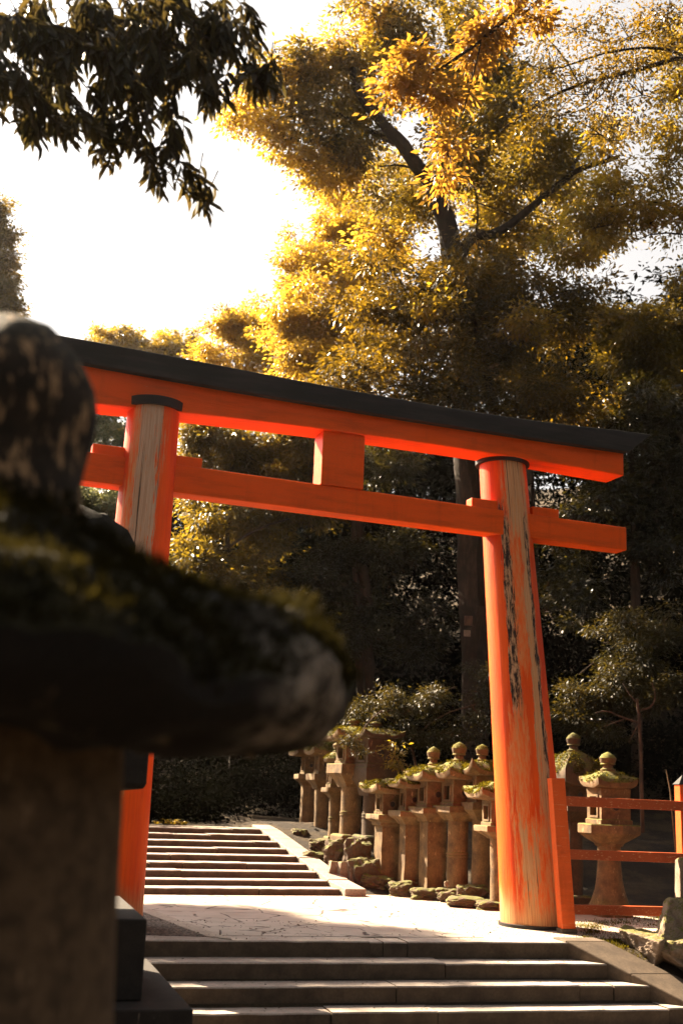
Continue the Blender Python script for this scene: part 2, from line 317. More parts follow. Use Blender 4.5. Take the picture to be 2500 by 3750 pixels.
# ------------------------------------------------------------------ terrain and paths (the setting)
A0 = gr(600, 3443); B0 = gr(2070, 3452); E1 = unit((B0 - A0)); N1 = np.array([E1[1], -E1[0], 0])        # front stair edge, toward the viewer
C0 = gr(700, 3277); D0 = gr(1250, 3279); E2 = unit(D0 - C0); N2 = np.array([-E2[1], E2[0], 0])          # foot of the back stair, away from the viewer
KX = float((B0 - A0) @ E1)        # right end of the front stair along E1
def sstep(a, b, x): t = np.clip((x - a) / (b - a), 0, 1); return t * t * (3 - 2 * t)
def tz(x, y):
    P = np.array([x, y, 0.]); s = float((P - A0) @ N1); t = float((P - A0) @ E1)        # s > 0 in front of the top step
    w = float((P - C0) @ N2); u = float((P - C0) @ E2)
    z = -.03
    if s > -.15:
        drop = -.43 * max(0, s - .02) - .14
        tk = KX + .75 * max(0, s); right = sstep(tk + .2, tk + .6, t); z = (1 - right) * drop + right * (-.43 * max(0, s) - .05)
        z = max(z, -1.4)
    if w > 0:
        up = min(w * .19, .80) - .05
        uR = 2.11 - w * .03
        k = sstep(uR + .15, uR + .5, u)
        z = up + k * (.02 + .06 * math.sin(w * 2))
    # bank on the far right of the plaza, and the wooded hill behind
    z2 = max(0, (u - 3.6)) * .10 * sstep(0, 3, w + 2)
    z = z + z2 if w > -2 and s < 0 else z
    hill = max(0, y - 27 + max(0, x) * .35) * .42
    z += min(hill, 8 + 5 * sstep(-3, 4, x)) 
    if y > 14: z += .25 * mnoise.noise(Vector((x * .35, y * .35, 0))) * sstep(19, 25, y)
    z += .02 * mnoise.noise(Vector((x * 2.2, y * 2.2, 1))) * (1 if (w > .3 and u > 2.3) or t > KX + .4 else 0)
    return z
def grid(name, xs, ys, mat_, kind='structure'):
    V = np.array([[x, y, tz(x, y)] for y in ys for x in xs]); nx = len(xs)
    Fq = np.array([[j * nx + i, j * nx + i + 1, (j + 1) * nx + i + 1, (j + 1) * nx + i] for j in range(len(ys) - 1) for i in range(nx - 1)])
    o = np_mesh(name, V, Fq, mat_); o.data.polygons.foreach_set('use_smooth', [True] * len(o.data.polygons)); return tag(o, kind=kind)
xs = np.concatenate([np.linspace(-600, -16, 14)[:-1], np.linspace(-16, -4, 16)[:-1], np.linspace(-4, 6, 90)[:-1], np.linspace(6, 20, 20)[:-1], np.linspace(20, 600, 14)])
ys = np.concatenate([np.linspace(-600, -6, 12)[:-1], np.linspace(-6, 9, 20)[:-1], np.linspace(9, 26, 150)[:-1], np.linspace(26, 60, 40)[:-1], np.linspace(60, 900, 12)])
tag(grid('ground', xs, ys, M['soil']), 'dark leaf-littered earth of the wooded slope', None)

def sheet(name, poly, z, mat_, label=None, kind='structure', th=.02):
    b = MB(); n = len(poly); b.add([(p[0], p[1], z) for p in poly] + [(p[0], p[1], z - th) for p in poly], [tuple(range(n)), tuple(range(2 * n - 1, n - 1, -1))] + [(i, i + n, (i + 1) % n + n, (i + 1) % n) for i in range(n)])
    return tag(b.build(name, mat_), label, kind=kind)
def along(o, e, n, t, s): return o + e * t + n * s
# gravel plaza between the two stairs
pl = [along(A0, E1, N1, -4.2, -.33), along(A0, E1, N1, KX + .05, -.33), along(A0, E1, N1, KX + 1.6, -.45), along(A0, E1, N1, KX + 2.6, -1.4), gr(2300, 3345), gr(1840, 3330), gr(1560, 3290), gr(1330, 3262), along(C0, E2, N2, 2.2, .3), along(C0, E2, N2, -5., .3)]
sheet('gravel_court', pl, 0.0, M['gravel'], 'pale gravel court between the two flights of steps')
# flagstone path
pv = [gr(757, 3431), gr(1850, 3440), gr(1500, 3350), gr(1230, 3284), gr(700, 3279), gr(420, 3277), gr(300, 3275), gr(300, 3290), gr(530, 3357)]
pl2 = [along(A0, E1, N1, 0.33, -.335), along(A0, E1, N1, 3.3, -.335), gr(1500, 3345), gr(1230, 3284), along(C0, E2, N2, -1.9, -.02), gr(380, 3300), gr(530, 3345)]
sheet('flagstone_path', pl2, .006, M['pave'], 'flagstone path across the court, half in leaf shade')
q0, q1 = gr(530, 3345), gr(757, 3432); dq = unit(q1 - q0); nq = np.array([-dq[1], dq[0], 0])
sheet('path_border', [q0 - dq * 3.2, q1 + dq * .02, q1 + dq * .25 + nq * .16, q0 - dq * 3.2 + nq * .16], .012, M['granite'], 'straight granite border of the path')
sheet('dark_gravel', [q0 - dq * 3.2 - nq * .002, q1 - nq * .002, along(A0, E1, N1, -.1, -.335), along(A0, E1, N1, -2.6, -.335), along(A0, E1, N1, -2.6, -2.0)], .008, M['peb'], 'triangle of dark gravel beside the path border')

def stair(name, O, e, n, t0, t1, nst, h, d, down, depth, joints, label, mat_=None, widen=0.):
    b = MB(); rnd = random.Random(name)
    for i in range(nst):
        z = (-h * i if down else h * (i + 1)); s0 = d * i
        te = t1 + widen * i; cuts = [t0] + sorted(rnd.uniform(t0 + .5, te - .3) for _ in range(joints)) + [te]
        for a, c in zip(cuts[:-1], cuts[1:]):
            j = rnd.uniform(-.014, .014); dz = rnd.uniform(-.007, .007); g_ = .005
            m = max(2, int((c - a) / .14)); ts = np.linspace(a + g_, c - g_, m + 1)
            back = s0 - (d + .03 if down else -(d + .03)); 
            low = z - h - .02
            vs = []; fs = []
            for t in ts:
                w1 = .006 * mnoise.noise(Vector((t * 3.1, i * 7., 2))) + j; w2 = .007 * mnoise.noise(Vector((t * 4.3, i * 9., 5))) + dz
                for (ss, zz) in ((s0 + w1, low), (s0 + w1, z + w2 - .012), (s0 + (-.012 if down else .012) + w1, z + w2), (back, z + dz), (back, low)):
                    p = O + e * t + n * ss; vs.append((p[0], p[1], zz))
            for k in range(len(ts) - 1):
                for q in range(4): fs.append((k * 5 + q, (k + 1) * 5 + q, (k + 1) * 5 + q + 1, k * 5 + q + 1))
            fs.append((0, 1, 2, 3, 4)); k = (len(ts) - 1) * 5; fs.append((k + 4, k + 3, k + 2, k + 1, k))
            b.add(vs, fs)
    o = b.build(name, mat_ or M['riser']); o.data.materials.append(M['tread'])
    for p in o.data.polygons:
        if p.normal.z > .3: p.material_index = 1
    return tag(o, label, kind='structure')
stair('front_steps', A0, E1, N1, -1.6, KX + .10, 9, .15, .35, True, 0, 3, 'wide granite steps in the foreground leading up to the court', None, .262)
HB, DB = .082, .42
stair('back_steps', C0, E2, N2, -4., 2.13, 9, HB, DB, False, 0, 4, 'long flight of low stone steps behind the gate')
def slab_strip(name, pts_l, pts_r, th, mat_, label):
    b = MB(); rnd = random.Random(name)
    for i in range(len(pts_l) - 1):
        l0, l1, r0, r1 = (Vector(q) for q in (pts_l[i], pts_l[i + 1], pts_r[i], pts_r[i + 1]))
        g_ = .004 / max(.1, (l1 - l0).length); l0b = l0.lerp(l1, g_); r0b = r0.lerp(r1, g_); dn = Vector((0, 0, th)); dz = Vector((0, 0, rnd.uniform(-.004, .004)))
        b.hexa([l0b - dn, r0b - dn, r1 - dn, l1 - dn], [l0b + dz, r0b + dz, r1 + dz, l1 + dz])
    return tag(b.build(name, mat_, bev=.012), label, kind='structure')
# sloping kerb of the front stair
kl, kr = [], []
kd = unit(np.array(gr(2498, 3730, -.52)) * [1, 1, 0] - B0 * [1, 1, 0])
for k in range(7):
    q = -.30 if k == 0 else (k - 1) * .55; zz = .022 - .43 * max(0, q)
    p = along(A0, E1, N1, KX + .75 * max(q, 0), q); r_ = along(A0, E1, N1, KX + .46 + .75 * max(q, 0), q); kl.append((p[0], p[1], zz)); kr.append((r_[0], r_[1], zz))
slab_strip('front_kerb', kl, kr, .30, M['riser'], 'sloping stone kerb down the right side of the front steps')  # dark riser stone stands in for the gate pillar's shadow
kl, kr = [], []
for k in range(8):
    s = -.12 + k * .58 if k else -.16; zz = max(.10, .085 + .082 / .42 * s)
    if k == 7: s = 3.85; zz = .80
    p = along(C0, E2, N2, 2.14, s); q = along(C0, E2, N2, 2.46, s)
    kl.append((p[0], p[1], zz)); kr.append((q[0], q[1], zz))
slab_strip('back_kerb', kl, kr, .22, M['granite'], 'sunlit sloping stone kerb beside the back steps')
# landing at the top of the back stairs
sheet('landing', [along(C0, E2, N2, -4, 3.74), along(C0, E2, N2, 2.6, 3.74), along(C0, E2, N2, 2.6, 4.1), along(C0, E2, N2, -4, 4.1)], HB * 9 + .004, M['gravel'], 'level gravel landing at the head of the back steps')

# ------------------------------------------------------------------ torii
PL = at(386, 3391, 12.4); PL[2] = 0; PR_ = at(1962, 3392, 14.0); PR_[2] = 0
TL = np.array(at(566, 1482, 12.4)); TR = np.array(at(1838, 1683, 14.0)); ZT = (TL[2] + TR[2]) / 2
ET = unit((PR_ - PL) * [1, 1, 0]); NT = np.array([ET[1], -ET[0], 0]); TC = (PL + PR_) / 2; TC[2] = 0
def tplane(px, py, off):        # pixel -> (t along gate, z) on the plane off metres in front of the gate axis
    d = ray(px, py); k = ((TC + NT * off - EYE) @ NT) / (d @ NT); P = EYE + d * k; return float((P - TC) @ ET), float(P[2])
gate = empty('torii_gate', tuple(TC), math.atan2(ET[1], ET[0]), 'large weathered vermilion shrine gate with a black capped top beam spanning the steps', 'gate')
def tl(P): d = np.array(P) - TC; return (float(d @ ET), float(-(d @ NT)), float(P[2]))        # to gate space (x along, y away)
def pillar(base, top, rb, rt, mat_, ringz):
    n = 48; lv = 26; b = MB(); uv = []
    p0 = np.array(tl(base)); p1 = np.array(tl(top)); 
    for j in range(lv + 1):
        k = j / lv; c = p0 + (p1 - p0) * k; r = rb + (rt - rb) * (k ** .8); z = c[2]
        for i in range(n + 1):
            a = -math.pi / 2 + 2 * math.pi * (i / n - .5)        # u = .5 faces the viewer
            rr = r * (1 + .006 * mnoise.noise(Vector((math.cos(a) * 2, math.sin(a) * 2, z * .7))))
            b.v.append((c[0] + rr * math.cos(a), c[1] + rr * math.sin(a), z)); uv.append((i / n, k))
    for j in range(lv):
        for i in range(n): q = j * (n + 1) + i; b.f.append((q, q + 1, q + n + 2, q + n + 1))
    o = b.build('pillar', mat_, gate, smooth=True, uv=uv)
    r_ = MB(); c = p1; ringh = .075
    r_.loft([(c[2] - .02, rt + .045), (c[2] + ringh, rt + .05), (c[2] + ringh, rt - .1)], 40, cx=c[0], cy=c[1]); r_.build('collar', M['ring'], o, smooth=True)
    return o, p0, p1
mL = pillar_paint('left_pillar_paint', [(.45, .10, .45, 1.2, 'wood', 1.5), (.37, .03, .5, 1.05, 'rub', 2.), (.40, .05, -.1, .62, 'wood', 1.6), (.47, .03, -.1, .45, 'rub', 2.2)], 1.)
mR = pillar_paint('right_pillar_paint', [(.50, .095, .78, 1.2, 'wood', 1.3), (.455, .05, .5, .84, 'rub', 1.4), (.405, .036, .40, .90, 'char', 1.3), (.40, .05, .20, .44, 'rub', 1.6), (.53, .04, -.1, .85, 'wood', 1.9), (.552, .017, .02, .9, 'char', 1.8), (.44, .10, -.1, .24, 'rub', 1.4), (.42, .05, .04, .2, 'wood', 2.6)], 3.7, (.60, .34, .17), (.42, .19, .08))
p_l, l0, l1 = pillar(PL, TL - [0, 0, .07], .365, .285, mL, 0); p_r, r0, r1 = pillar(PR_, TR - [0, 0, .07], .405, .285, mR, 0)
p_l['label'] = 'near left pillar with a broad bare grey wood strip'; p_r['label'] = 'right pillar with charred vertical cracks and bare wood patches'
sk = MB(); sk.loft([(-.02, .425), (.035, .43), (.04, .40)], 40, cx=r0[0], cy=r0[1]); sk.build('base_band', M['ring'], p_r, smooth=True)
def fit(pts, off, deg):
    q = [tplane(x, y, off) for x, y in pts]; return np.polyfit([a for a, _ in q], [z for _, z in q], deg)
def curved_beam(name, botc, topc, t0, t1, y0, y1, mat_, endcut=0., crown=0., bev=.01):
    b = MB(); ts = np.linspace(t0, t1, 41); n = len(ts)
    for k, t in enumerate(ts):
        zb, zt = np.polyval(botc, t), np.polyval(topc, t)
        sh = 0.
        if k == 0: sh = -endcut
        if k == n - 1: sh = endcut
        b.v += [(t, y0, zb), (t + sh, y0, zt), (t + sh, (y0 + y1) / 2, zt + crown), (t + sh, y1, zt), (t, y1, zb)]
    for k in range(n - 1):
        for q in range(5): q2 = (q + 1) % 5; b.f.append((k * 5 + q, k * 5 + q2, (k + 1) * 5 + q2, (k + 1) * 5 + q))
    b.f.append((0, 1, 2, 3, 4)[::-1]); b.f.append(tuple((n - 1) * 5 + q for q in range(5)))
    return b.build(name, mat_, gate, bev=bev)
offS, offK, offN = .20, .30, .125
lo = fit([(327, 1477), (1000, 1543), (1500, 1615), (1763, 1658), (2282, 1740)], offS, 2)
mid = fit([(257, 1332), (670, 1405), (1000, 1465), (1371, 1517), (1913, 1619), (2280, 1657)], offS, 2)
top = fit([(175, 1220), (478, 1276), (957, 1371), (1435, 1451), (1913, 1539), (2232, 1571)], offK, 3)
xr = tplane(2282, 1700, offS)[0]; xl = -xr - .05; xk = tplane(2300, 1640, offK)[0]
low2 = mid.copy(); low2[-1] += .0
curved_beam('lintel', lo, mid + np.array([0, 0, .03]), xl, xr, -offS, offS, M['beam'])
midk = np.concatenate([[0], mid]); curved_beam('top_beam', midk + np.array([0, 0, 0, .0]), top, -xk - .05, xk, -offK, offK, M['black'], endcut=.34, crown=.10)
nt_ = fit([(294, 1651), (651, 1701), (1838, 1862), (2293, 1936)], offN, 1); nb_ = fit([(290, 1763), (647, 1800), (1838, 1950), (2293, 2021)], offN, 1)
xn = tplane(2293, 1980, offN)[0]
curved_beam('tie_beam', nb_, nt_, -xn - .05, xn, -offN, offN, M['beam'])
ga, gb = tplane(1178, 1700, .15)[0], tplane(1333, 1700, .15)[0]
b = MB(); b.box(ga, gb, -.15, .15, float(np.polyval(nt_, (ga + gb) / 2)) + .003, float(np.polyval(lo, (ga + gb) / 2)) - .003); b.build('central_strut', M['beamd'], gate, bev=.008)
for c, w0, w1 in ((l1, .62, .58), (r1, .58, .60)):
    cx = c[0] + (l0[0] - l1[0]) * .17 if c is l1 else c[0] + (r0[0] - r1[0]) * .17
    for sgn, w in ((-1, w0), (1, w1)):
        b = MB(); x0, x1 = sorted((cx + sgn * .24, cx + sgn * w)); zb = max(np.polyval(nt_, x0), np.polyval(nt_, x1)); 
        b.box(x0, x1, -.075, .075, zb + .002 - .01, zb + .115); o = b.build('wedge', M['beamd'], gate, bev=.006)

# ------------------------------------------------------------------ red fence beside the gate
fn = empty('red_fence', tuple(gr(2112, 3440)), 0, 'weathered red wooden rail fence with three rails joined to the right pillar', 'fence')
fo = np.array(fn.location)
def fp(px, py, Y): return Vector(at(px, py, Y) - fo)
YF = 13.35
def beam4(px0, py0, px1, py1, hpx, Y0, Y1, dep, name, m):
    b = MB(); a, a2, c, c2 = fp(px0, py0 + hpx, Y0), fp(px0, py0, Y0), fp(px1, py1 + hpx, Y1), fp(px1, py1, Y1); back = Vector((-.2, 1, 0)).normalized() * dep
    b.hexa([a, c, c + back, a + back], [a2, c2, c2 + back, a2 + back]); return b.build(name, m, fn, bev=.006)
def post4(x0t, x1t, yt, x0b, x1b, yb, Y, dep, name, m, parent=fn, cap=0.):
    b = MB(); back = Vector((-.2, 1, 0)).normalized() * dep; lo_ = [fp(x0b, yb, Y), fp(x1b, yb, Y)]; hi_ = [fp(x0t, yt, Y), fp(x1t, yt, Y)]
    b.hexa([lo_[0], lo_[1], lo_[1] + back, lo_[0] + back], [hi_[0], hi_[1], hi_[1] + back, hi_[0] + back]); return b.build(name, m, parent, bev=.006)
Y2 = 13.9
beam4(2066, 2915, 2560, 2937, 36, YF + .02, Y2, .07, 'rail', M['rail']); beam4(2084, 3111, 2560, 3127, 36, YF + .02, Y2, .07, 'rail', M['rail']); beam4(2098, 3314, 2560, 3324, 35, YF + .02, Y2, .07, 'rail', M['rail'])
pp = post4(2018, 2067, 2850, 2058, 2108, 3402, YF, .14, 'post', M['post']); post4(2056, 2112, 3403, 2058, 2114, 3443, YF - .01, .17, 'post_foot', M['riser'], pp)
pp = post4(2487, 2535, 2873, 2505, 2562, 3380, Y2, .14, 'post', M['post'])
a, c = fp(2484, 2872, Y2 - .01), fp(2538, 2872, Y2 - .01); bk = Vector((-.2, 1, 0)).normalized() * .16; tp = fp(2508, 2838, Y2 - .01) + bk * .5
b = MB(); b.add([a, c, c + bk, a + bk, tp], [(0, 3, 2, 1), (0, 1, 4), (1, 2, 4), (2, 3, 4), (3, 0, 4)]); b.build('post_cap', M['black'], pp)

# ------------------------------------------------------------------ stone lanterns
def moss_blades(pts, nrm, L, name, m, parent, droop=.5, wr=.16):
    n = len(pts); A = unit(nrm + RNG.normal(size=(n, 3)) * .55 + np.array([0, 0, -droop])); V, Fq = leaves(np.array(pts), A, L * (.5 + RNG.random(n)), wr=wr, fold=.3)
    return np_mesh(name, V, Fq, m, parent)
def lantern(name_px, Z, px, ys, ws, label, shaft='round', box='square', roof='square', mat_='lantern', yaw=20., moss=1., fin=True, lean=0., base='slab', ring=True, upturn=.22, group='stone lanterns lining the path', seed=1, flare=0., zbase=None, plat=None):
    """px: centre x; ys: base, shaft top, platform top, firebox top, roof top, finial top (pixels); ws: full widths in px of shaft, platform, firebox, roof, finial"""
    s = Z / F; yb, y1, y2, y3, y4, y5 = ys; wsft, wplt, wbox, wroof, wfin = [w * s * .5 for w in ws]; wroof *= 1.06; wfin *= 1.08
    P = at(px, yb, Z); t = empty('stone_lantern', tuple(P), 0, label, 'stone lantern', group)
    t.rotation_euler = (0, math.radians(lean), math.radians(yaw))
    k = s * .985
    h1, h2, h3, h4, h5 = [(yb - y) * k for y in (y1, y2, y3, y4, y5)]
    ms = M[mat_]; rd = random.Random(seed)
    # shaft
    b = MB()
    if shaft == 'round' and ring:
        r = wsft; zm = h1 * rd.uniform(.42, .56)
        lv = [(-.12, r * 1.02), (0, r * 1.02), (h1 * .03, r), (zm - .035, r * .97), (zm - .03, r * 1.04), (zm - .01, r * 1.04), (zm - .005, r * .985), (zm + .005, r * .985), (zm + .01, r * 1.04), (zm + .03, r * 1.04), (zm + .035, r * .96), (h1 * .97, r * .98), (h1, r * 1.02)]
    elif flare:
        r = wsft; lv = [(0, r * flare), (h1 * .06, r * flare), (h1 * .12, r * (1 + (flare - 1) * .75)), (h1 * .3, r * (1 + (flare - 1) * .38)), (h1 * .5, r * (1 + (flare - 1) * .14)), (h1 * .75, r), (h1, r)]
    else:
        r = wsft * (.9 if shaft == 'square' else .95); lv = [(-.12, r)] + [(h1 * q, r * (1 + .03 * (q < .1))) for q in (0, .1, .3, .5, .7, .9, 1)]
    b.loft(lv, 24, shape=shaft).rough(.012, 5, seed); b.build('shaft', ms, t, smooth=True)
    # base
    if base == 'slab':
        b = MB(); b.loft([(-.16, wsft * 1.45), (0.004, wsft * 1.45), (.03, wsft * 1.25)], 24, shape='square').rough(.008, 4, seed); b.build('base', ms, t, bev=.01)
    # platform
    b = MB(); hp = h2 - h1; sh = plat if plat else box if box != 'square' else ('square' if shaft != 'hex' else 'hex')
    b.loft([(h1 - .002, wsft * 1.02), (h1 + hp * .12, wsft * 1.12), (h1 + hp * .3, wplt * .72), (h1 + hp * .52, wplt * .95), (h1 + hp * .58, wplt), (h2 - .012, wplt), (h2, wplt * .97)], 24, shape=sh).rough(.009, 5, seed + 1); b.build('platform', ms, t, smooth=True)
    # firebox with openings
    hb = h3 - h2; r = wbox; b = MB(); fb = None
    b.loft([(h2, r * 1.05), (h2 + hb * .12, r * 1.05), (h2 + hb * .14, r * .98)], 24, shape=box); b.loft([(h3 - hb * .16, r * .98), (h3, r)], 24, shape=box)
    if box == 'square':
        z0, z1 = h2 + hb * .13, h3 - hb * .15; jw = r * .52; th = r * .22
        for sx in (-1, 1):                      # sunlit / far side: tall slot between jambs
            for sy in (-1, 1):
                x0, x1 = sorted((sx * r * .97, sx * (r * .97 - th))); y0, y1_ = sorted((sy * r * .97, sy * (r * .97 - jw))); b.box(x0, x1, y0, y1_, z0, z1)
            x0, x1 = sorted((sx * r * .97, sx * (r * .97 - th))); b.box(x0, x1, -r * .46, r * .46, z1 - hb * .06, z1 - .001); b.box(x0, x1, -r * .46, r * .46, z0 + .001, z0 + hb * .06)
        for sy in (-1, 1):
            y0, y1_ = sorted((sy * r * .965, sy * (r * .965 - th))); b.box(-r * .965 + th, r * .965 - th, y0, y1_, z0, z1)
    else: b.loft([(h2 + hb * .13, r * .93), (h3 - hb * .15, r * .93)], 24, shape=box)
    b.rough(.004, 7, seed); fb = b.build('firebox', ms, t)
    if box == 'square':
        r2 = r * .975                  # raised frame around the slot
        for sx in (-1, 1):
            f = MB(); x0, x1 = sorted((sx * r2, sx * (r2 + .014))); zc0, zc1 = h2 + hb * .17, h3 - hb * .18; w = r * .60; fw = r * .16
            f.box(x0, x1, -w, -w + fw, zc0, zc1); f.box(x0, x1, w - fw, w, zc0, zc1); f.box(x0, x1, -w + fw + .001, w - fw - .001, zc0, zc0 + fw * .8); f.box(x0, x1, -w + fw + .001, w - fw - .001, zc1 - fw * .8, zc1)
            f.build('window_frame', ms, fb)
        f = MB(); zc = (h2 + h3) / 2; rr = r * .42; ri = r * .25; n = 20
        for sy in (-1,):
            yf = sy * (r * .967)
            vs = []; 
            for i in range(n): a = 2 * math.pi * i / n; ca, sa = math.cos(a), math.sin(a); vs += [(rr * ca, yf, zc + rr * sa), (rr * .9 * ca, yf - .014, zc + rr * .9 * sa), (ri * ca, yf - .012, zc + ri * sa), (ri * ca, yf + .03, zc + ri * sa)]
            f.add(vs, [(i * 4 + q, ((i + 1) % n) * 4 + q, ((i + 1) % n) * 4 + q + 1, i * 4 + q + 1) for i in range(n) for q in range(3)])
        f.build('round_window', ms, fb, smooth=True)
        f = MB(); f.add([(ri * math.cos(2 * math.pi * i / n), -(r * .967) - .003, zc + ri * math.sin(2 * math.pi * i / n)) for i in range(n)], [tuple(range(n))]); f.build('dark_disc', M['ring'], fb)  # dark disc on the solid wall, its colour standing in for a shaded hole
    # roof
    hr = h4 - h3; R = wroof; up = R * upturn if roof != 'round' else 0
    b = MB(); lv = [(h3 - .005, R * .6), (h3 + hr * .02, R * .95, up * .7), (h3 + hr * .10, R * .99, up), (h3 + hr * .32, R, up * 1.05), (h3 + hr * .46, R * .92, up * .7), (h3 + hr * .64, R * .74, up * .25), (h3 + hr * .82, R * .54), (h3 + hr * .95, R * .40), (h4, R * .30)]
    b.loft(lv, 32, shape=roof).rough(.014, 6, seed + 2); rf = b.build('roof', ms, t, smooth=True)
    if moss > 0:
        pts, nr = [], []; nb = int(2600 * moss)
        for _ in range(nb):
            a = rd.uniform(0, 2 * math.pi); q = rd.random() ** .6
            kq = {'square': 1 / max(abs(math.cos(a)), abs(math.sin(a))), 'hex': 1 / math.cos((a + math.pi / 6) % (math.pi / 3) - math.pi / 6)}.get(roof, 1)
            km = {'square': 1.414, 'hex': 1.155}.get(roof, 2); c = ((kq - 1) / (km - 1)) ** 2 if roof != 'round' else 0
            rr = R * (.36 + .66 * q); zz = h3 + hr * (1.0 - .66 * q ** 1.5) + up * c * max(0, q - .3) * 1.3
            if mnoise.noise(Vector((math.cos(a) * 2 + seed, math.sin(a) * 2, q * 2))) < -.12: continue
            lump = .03 * max(0, mnoise.noise(Vector((rr * kq * math.cos(a) * 9, rr * kq * math.sin(a) * 9, seed))))
            pts.append((rr * kq * math.cos(a), rr * kq * math.sin(a), zz + lump)); nr.append((math.cos(a) * (.3 + q), math.sin(a) * (.3 + q), 1.2 - q))
        moss_blades(pts, np.array(nr), .026 * (R / .3) ** .5, 'moss', M['mossf'] if mat_ != 'plinth' else M['mossdk'], rf, droop=.75, wr=.45)
    # finial
    if fin:
        rr = wfin; hf = h5 - h4; b = MB()
        b.loft([(h4 - .01, rr * .85), (h4 + hf * .1, rr * .9), (h4 + hf * .16, rr * .62), (h4 + hf * .3, rr * .55), (h4 + hf * .36, rr * .9), (h4 + hf * .42, rr * .8), (h4 + hf * .5, rr * .9), (h4 + hf * .68, rr), (h4 + hf * .85, rr * .72), (h4 + hf * .95, rr * .3), (h5, rr * .05)], 20).rough(.006, 8, seed)
        fo_ = b.build('finial', ms, t, smooth=True)
        if moss > .6:
            pts = []; nr = []
            for _ in range(420):
                a = rd.uniform(0, 6.28); e = rd.uniform(.2, 1.3); pts.append((rr * .9 * math.cos(a) * math.cos(e), rr * .9 * math.sin(a) * math.cos(e), h4 + hf * (.62 + .3 * math.sin(e)))); nr.append((math.cos(a), math.sin(a), .6))
            moss_blades(pts, np.array(nr), .016, 'moss', M['mossf'], fo_, droop=.5, wr=.5)
    return t
def zx(X): return 1000 + X / 1.742
def zy(Y): return 2500 + Y / 1.742
def L_(Z, X, ys, ws, label, **k): return lantern('', Z, zx(X), [zy(y) for y in ys], [w / 1.742 for w in ws], label, **k)
L_(22.0, 213, (930, 668, 600, 490, 405, 350), (85, 165, 85, 215, 60), 'narrow six-sided stone lantern farthest up the slope, at the left end of the row', shaft='hex', roof='square', moss=1., seed=1, yaw=18)
L_(21.2, 300, (975, 690, 600, 485, 400, 350), (90, 165, 88, 190, 60), 'slim round-shafted lantern, second from the far left end of the row', seed=2, yaw=20, ring=False)
L_(20.4, 388, (992, 745, 685, 530, 465, 400), (78, 150, 100, 160, 55), 'small lantern with rounded cap half hidden behind the tall tiered one', seed=3, yaw=16, roof='round', moss=.6)
L_(19.3, 490, (978, 680, 540, 400, 310, 250), (132, 250, 165, 350, 70), 'tallest lantern of the upper row, with tiered platform and broad moss-topped roof', seed=4, yaw=22, upturn=.22)
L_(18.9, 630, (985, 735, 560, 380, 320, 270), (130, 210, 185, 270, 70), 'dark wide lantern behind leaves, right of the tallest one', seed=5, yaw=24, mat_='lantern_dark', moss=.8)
L_(17.9, 722, (1215, 930, 862, 735, 650, 600), (138, 215, 130, 270, 60), 'square-shafted lantern with shaggy moss roof, leftmost of the lower row', seed=6, yaw=20, shaft='square', moss=1.4, base='none', fin=False)
L_(17.5, 868, (1275, 925, 845, 706, 630, 580), (122, 225, 120, 250, 60), 'square-shafted lantern second in the lower row, on a lumpy boulder', seed=7, yaw=17, shaft='square', moss=1.3, base='none', fin=False)
L_(17.2, 1012, (1312, 912, 825, 668, 570, 450), (138, 240, 150, 270, 78), 'square-shafted lantern with lit pale edge, round window and mushroom-like finial, third in the lower row', seed=8, yaw=20, shaft='square', moss=1.2, base='none', lean=-.5)
L_(16.9, 1172, (1303, 908, 818, 655, 545, 420), (132, 262, 160, 275, 90), 'round-shafted lantern with mossy ball finial in the middle of the lower row', seed=9, yaw=23, moss=1., base='none')
L_(16.7, 1322, (1275, 895, 795, 628, 540, 432), (118, 245, 150, 265, 76), 'round-shafted lantern with bare pale finial, just left of the shortest one', seed=10, yaw=20, moss=1.3, base='none', ring=False, upturn=.5)
L_(15.9, 1440, (1395, 1025, 945, 785, 680, 600), (120, 250, 175, 340, 70), 'shortest lantern with thick mossy roof, half hidden by the right pillar', seed=11, yaw=12, moss=1.6, base='none', ring=False)
def zx3(X): return 1750 + X / 2.045
def zy3(Y): return 2600 + Y / 2.045
def L3(Z, X, ys, ws, label, **k): return lantern('', Z, zx3(X), [zy3(y) for y in ys], [w / 2.045 for w in ws], label, **k)
L3(15.6, 985, (1500, 1050, 895, 640, 515, 375), (165, 385, 235, 300, 118), 'lantern behind the rail fence with flaring foot and six-sided platform', seed=13, yaw=14, shaft='round', plat='hex', flare=1.85, ring=False, moss=.5, mat_='lantern')
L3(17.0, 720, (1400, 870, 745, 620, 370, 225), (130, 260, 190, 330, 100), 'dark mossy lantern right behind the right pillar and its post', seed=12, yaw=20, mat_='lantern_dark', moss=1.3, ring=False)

# boulders and stones under the lanterns
def rock(px, py, Z, wpx, hpx, label, seed, sub=4, mat_='rock', name='boulder', amp=.32, dep=1., group=None, rot=0., cat='boulder'):
    s = Z / F; P = at(px, py, Z); b = MB(); b.ico((0, 0, 0), 1., sub, (wpx * s * .62, wpx * s * .62 * dep, hpx * s * .62), amp, 1.5, seed)
    o = b.build(name, M[mat_], smooth=False); o.location = P; o.rotation_euler = (0, 0, rot); return tag(o, label, cat, group)
GR = 'boulders at the feet of the lanterns'
rock(zx(660), zy(1275), 17.8, 105, 55, 'low dark boulder under the leftmost lower lantern', 21, group=GR)
rock(zx(830), zy(1322), 17.4, 100, 58, 'humped boulder under the second lower lantern', 22, group=GR)
rock(zx(975), zy(1355), 17.0, 105, 46, 'low rounded boulder under the third lower lantern', 23, group=GR)
rock(zx(1135), zy(1355), 16.8, 110, 55, 'broad dark boulder under the ball-finial lantern', 24, group=GR)
rock(zx(1270), zy(1345), 16.6, 100, 66, 'squarish boulder under the bare-finial lantern', 25, group=GR)
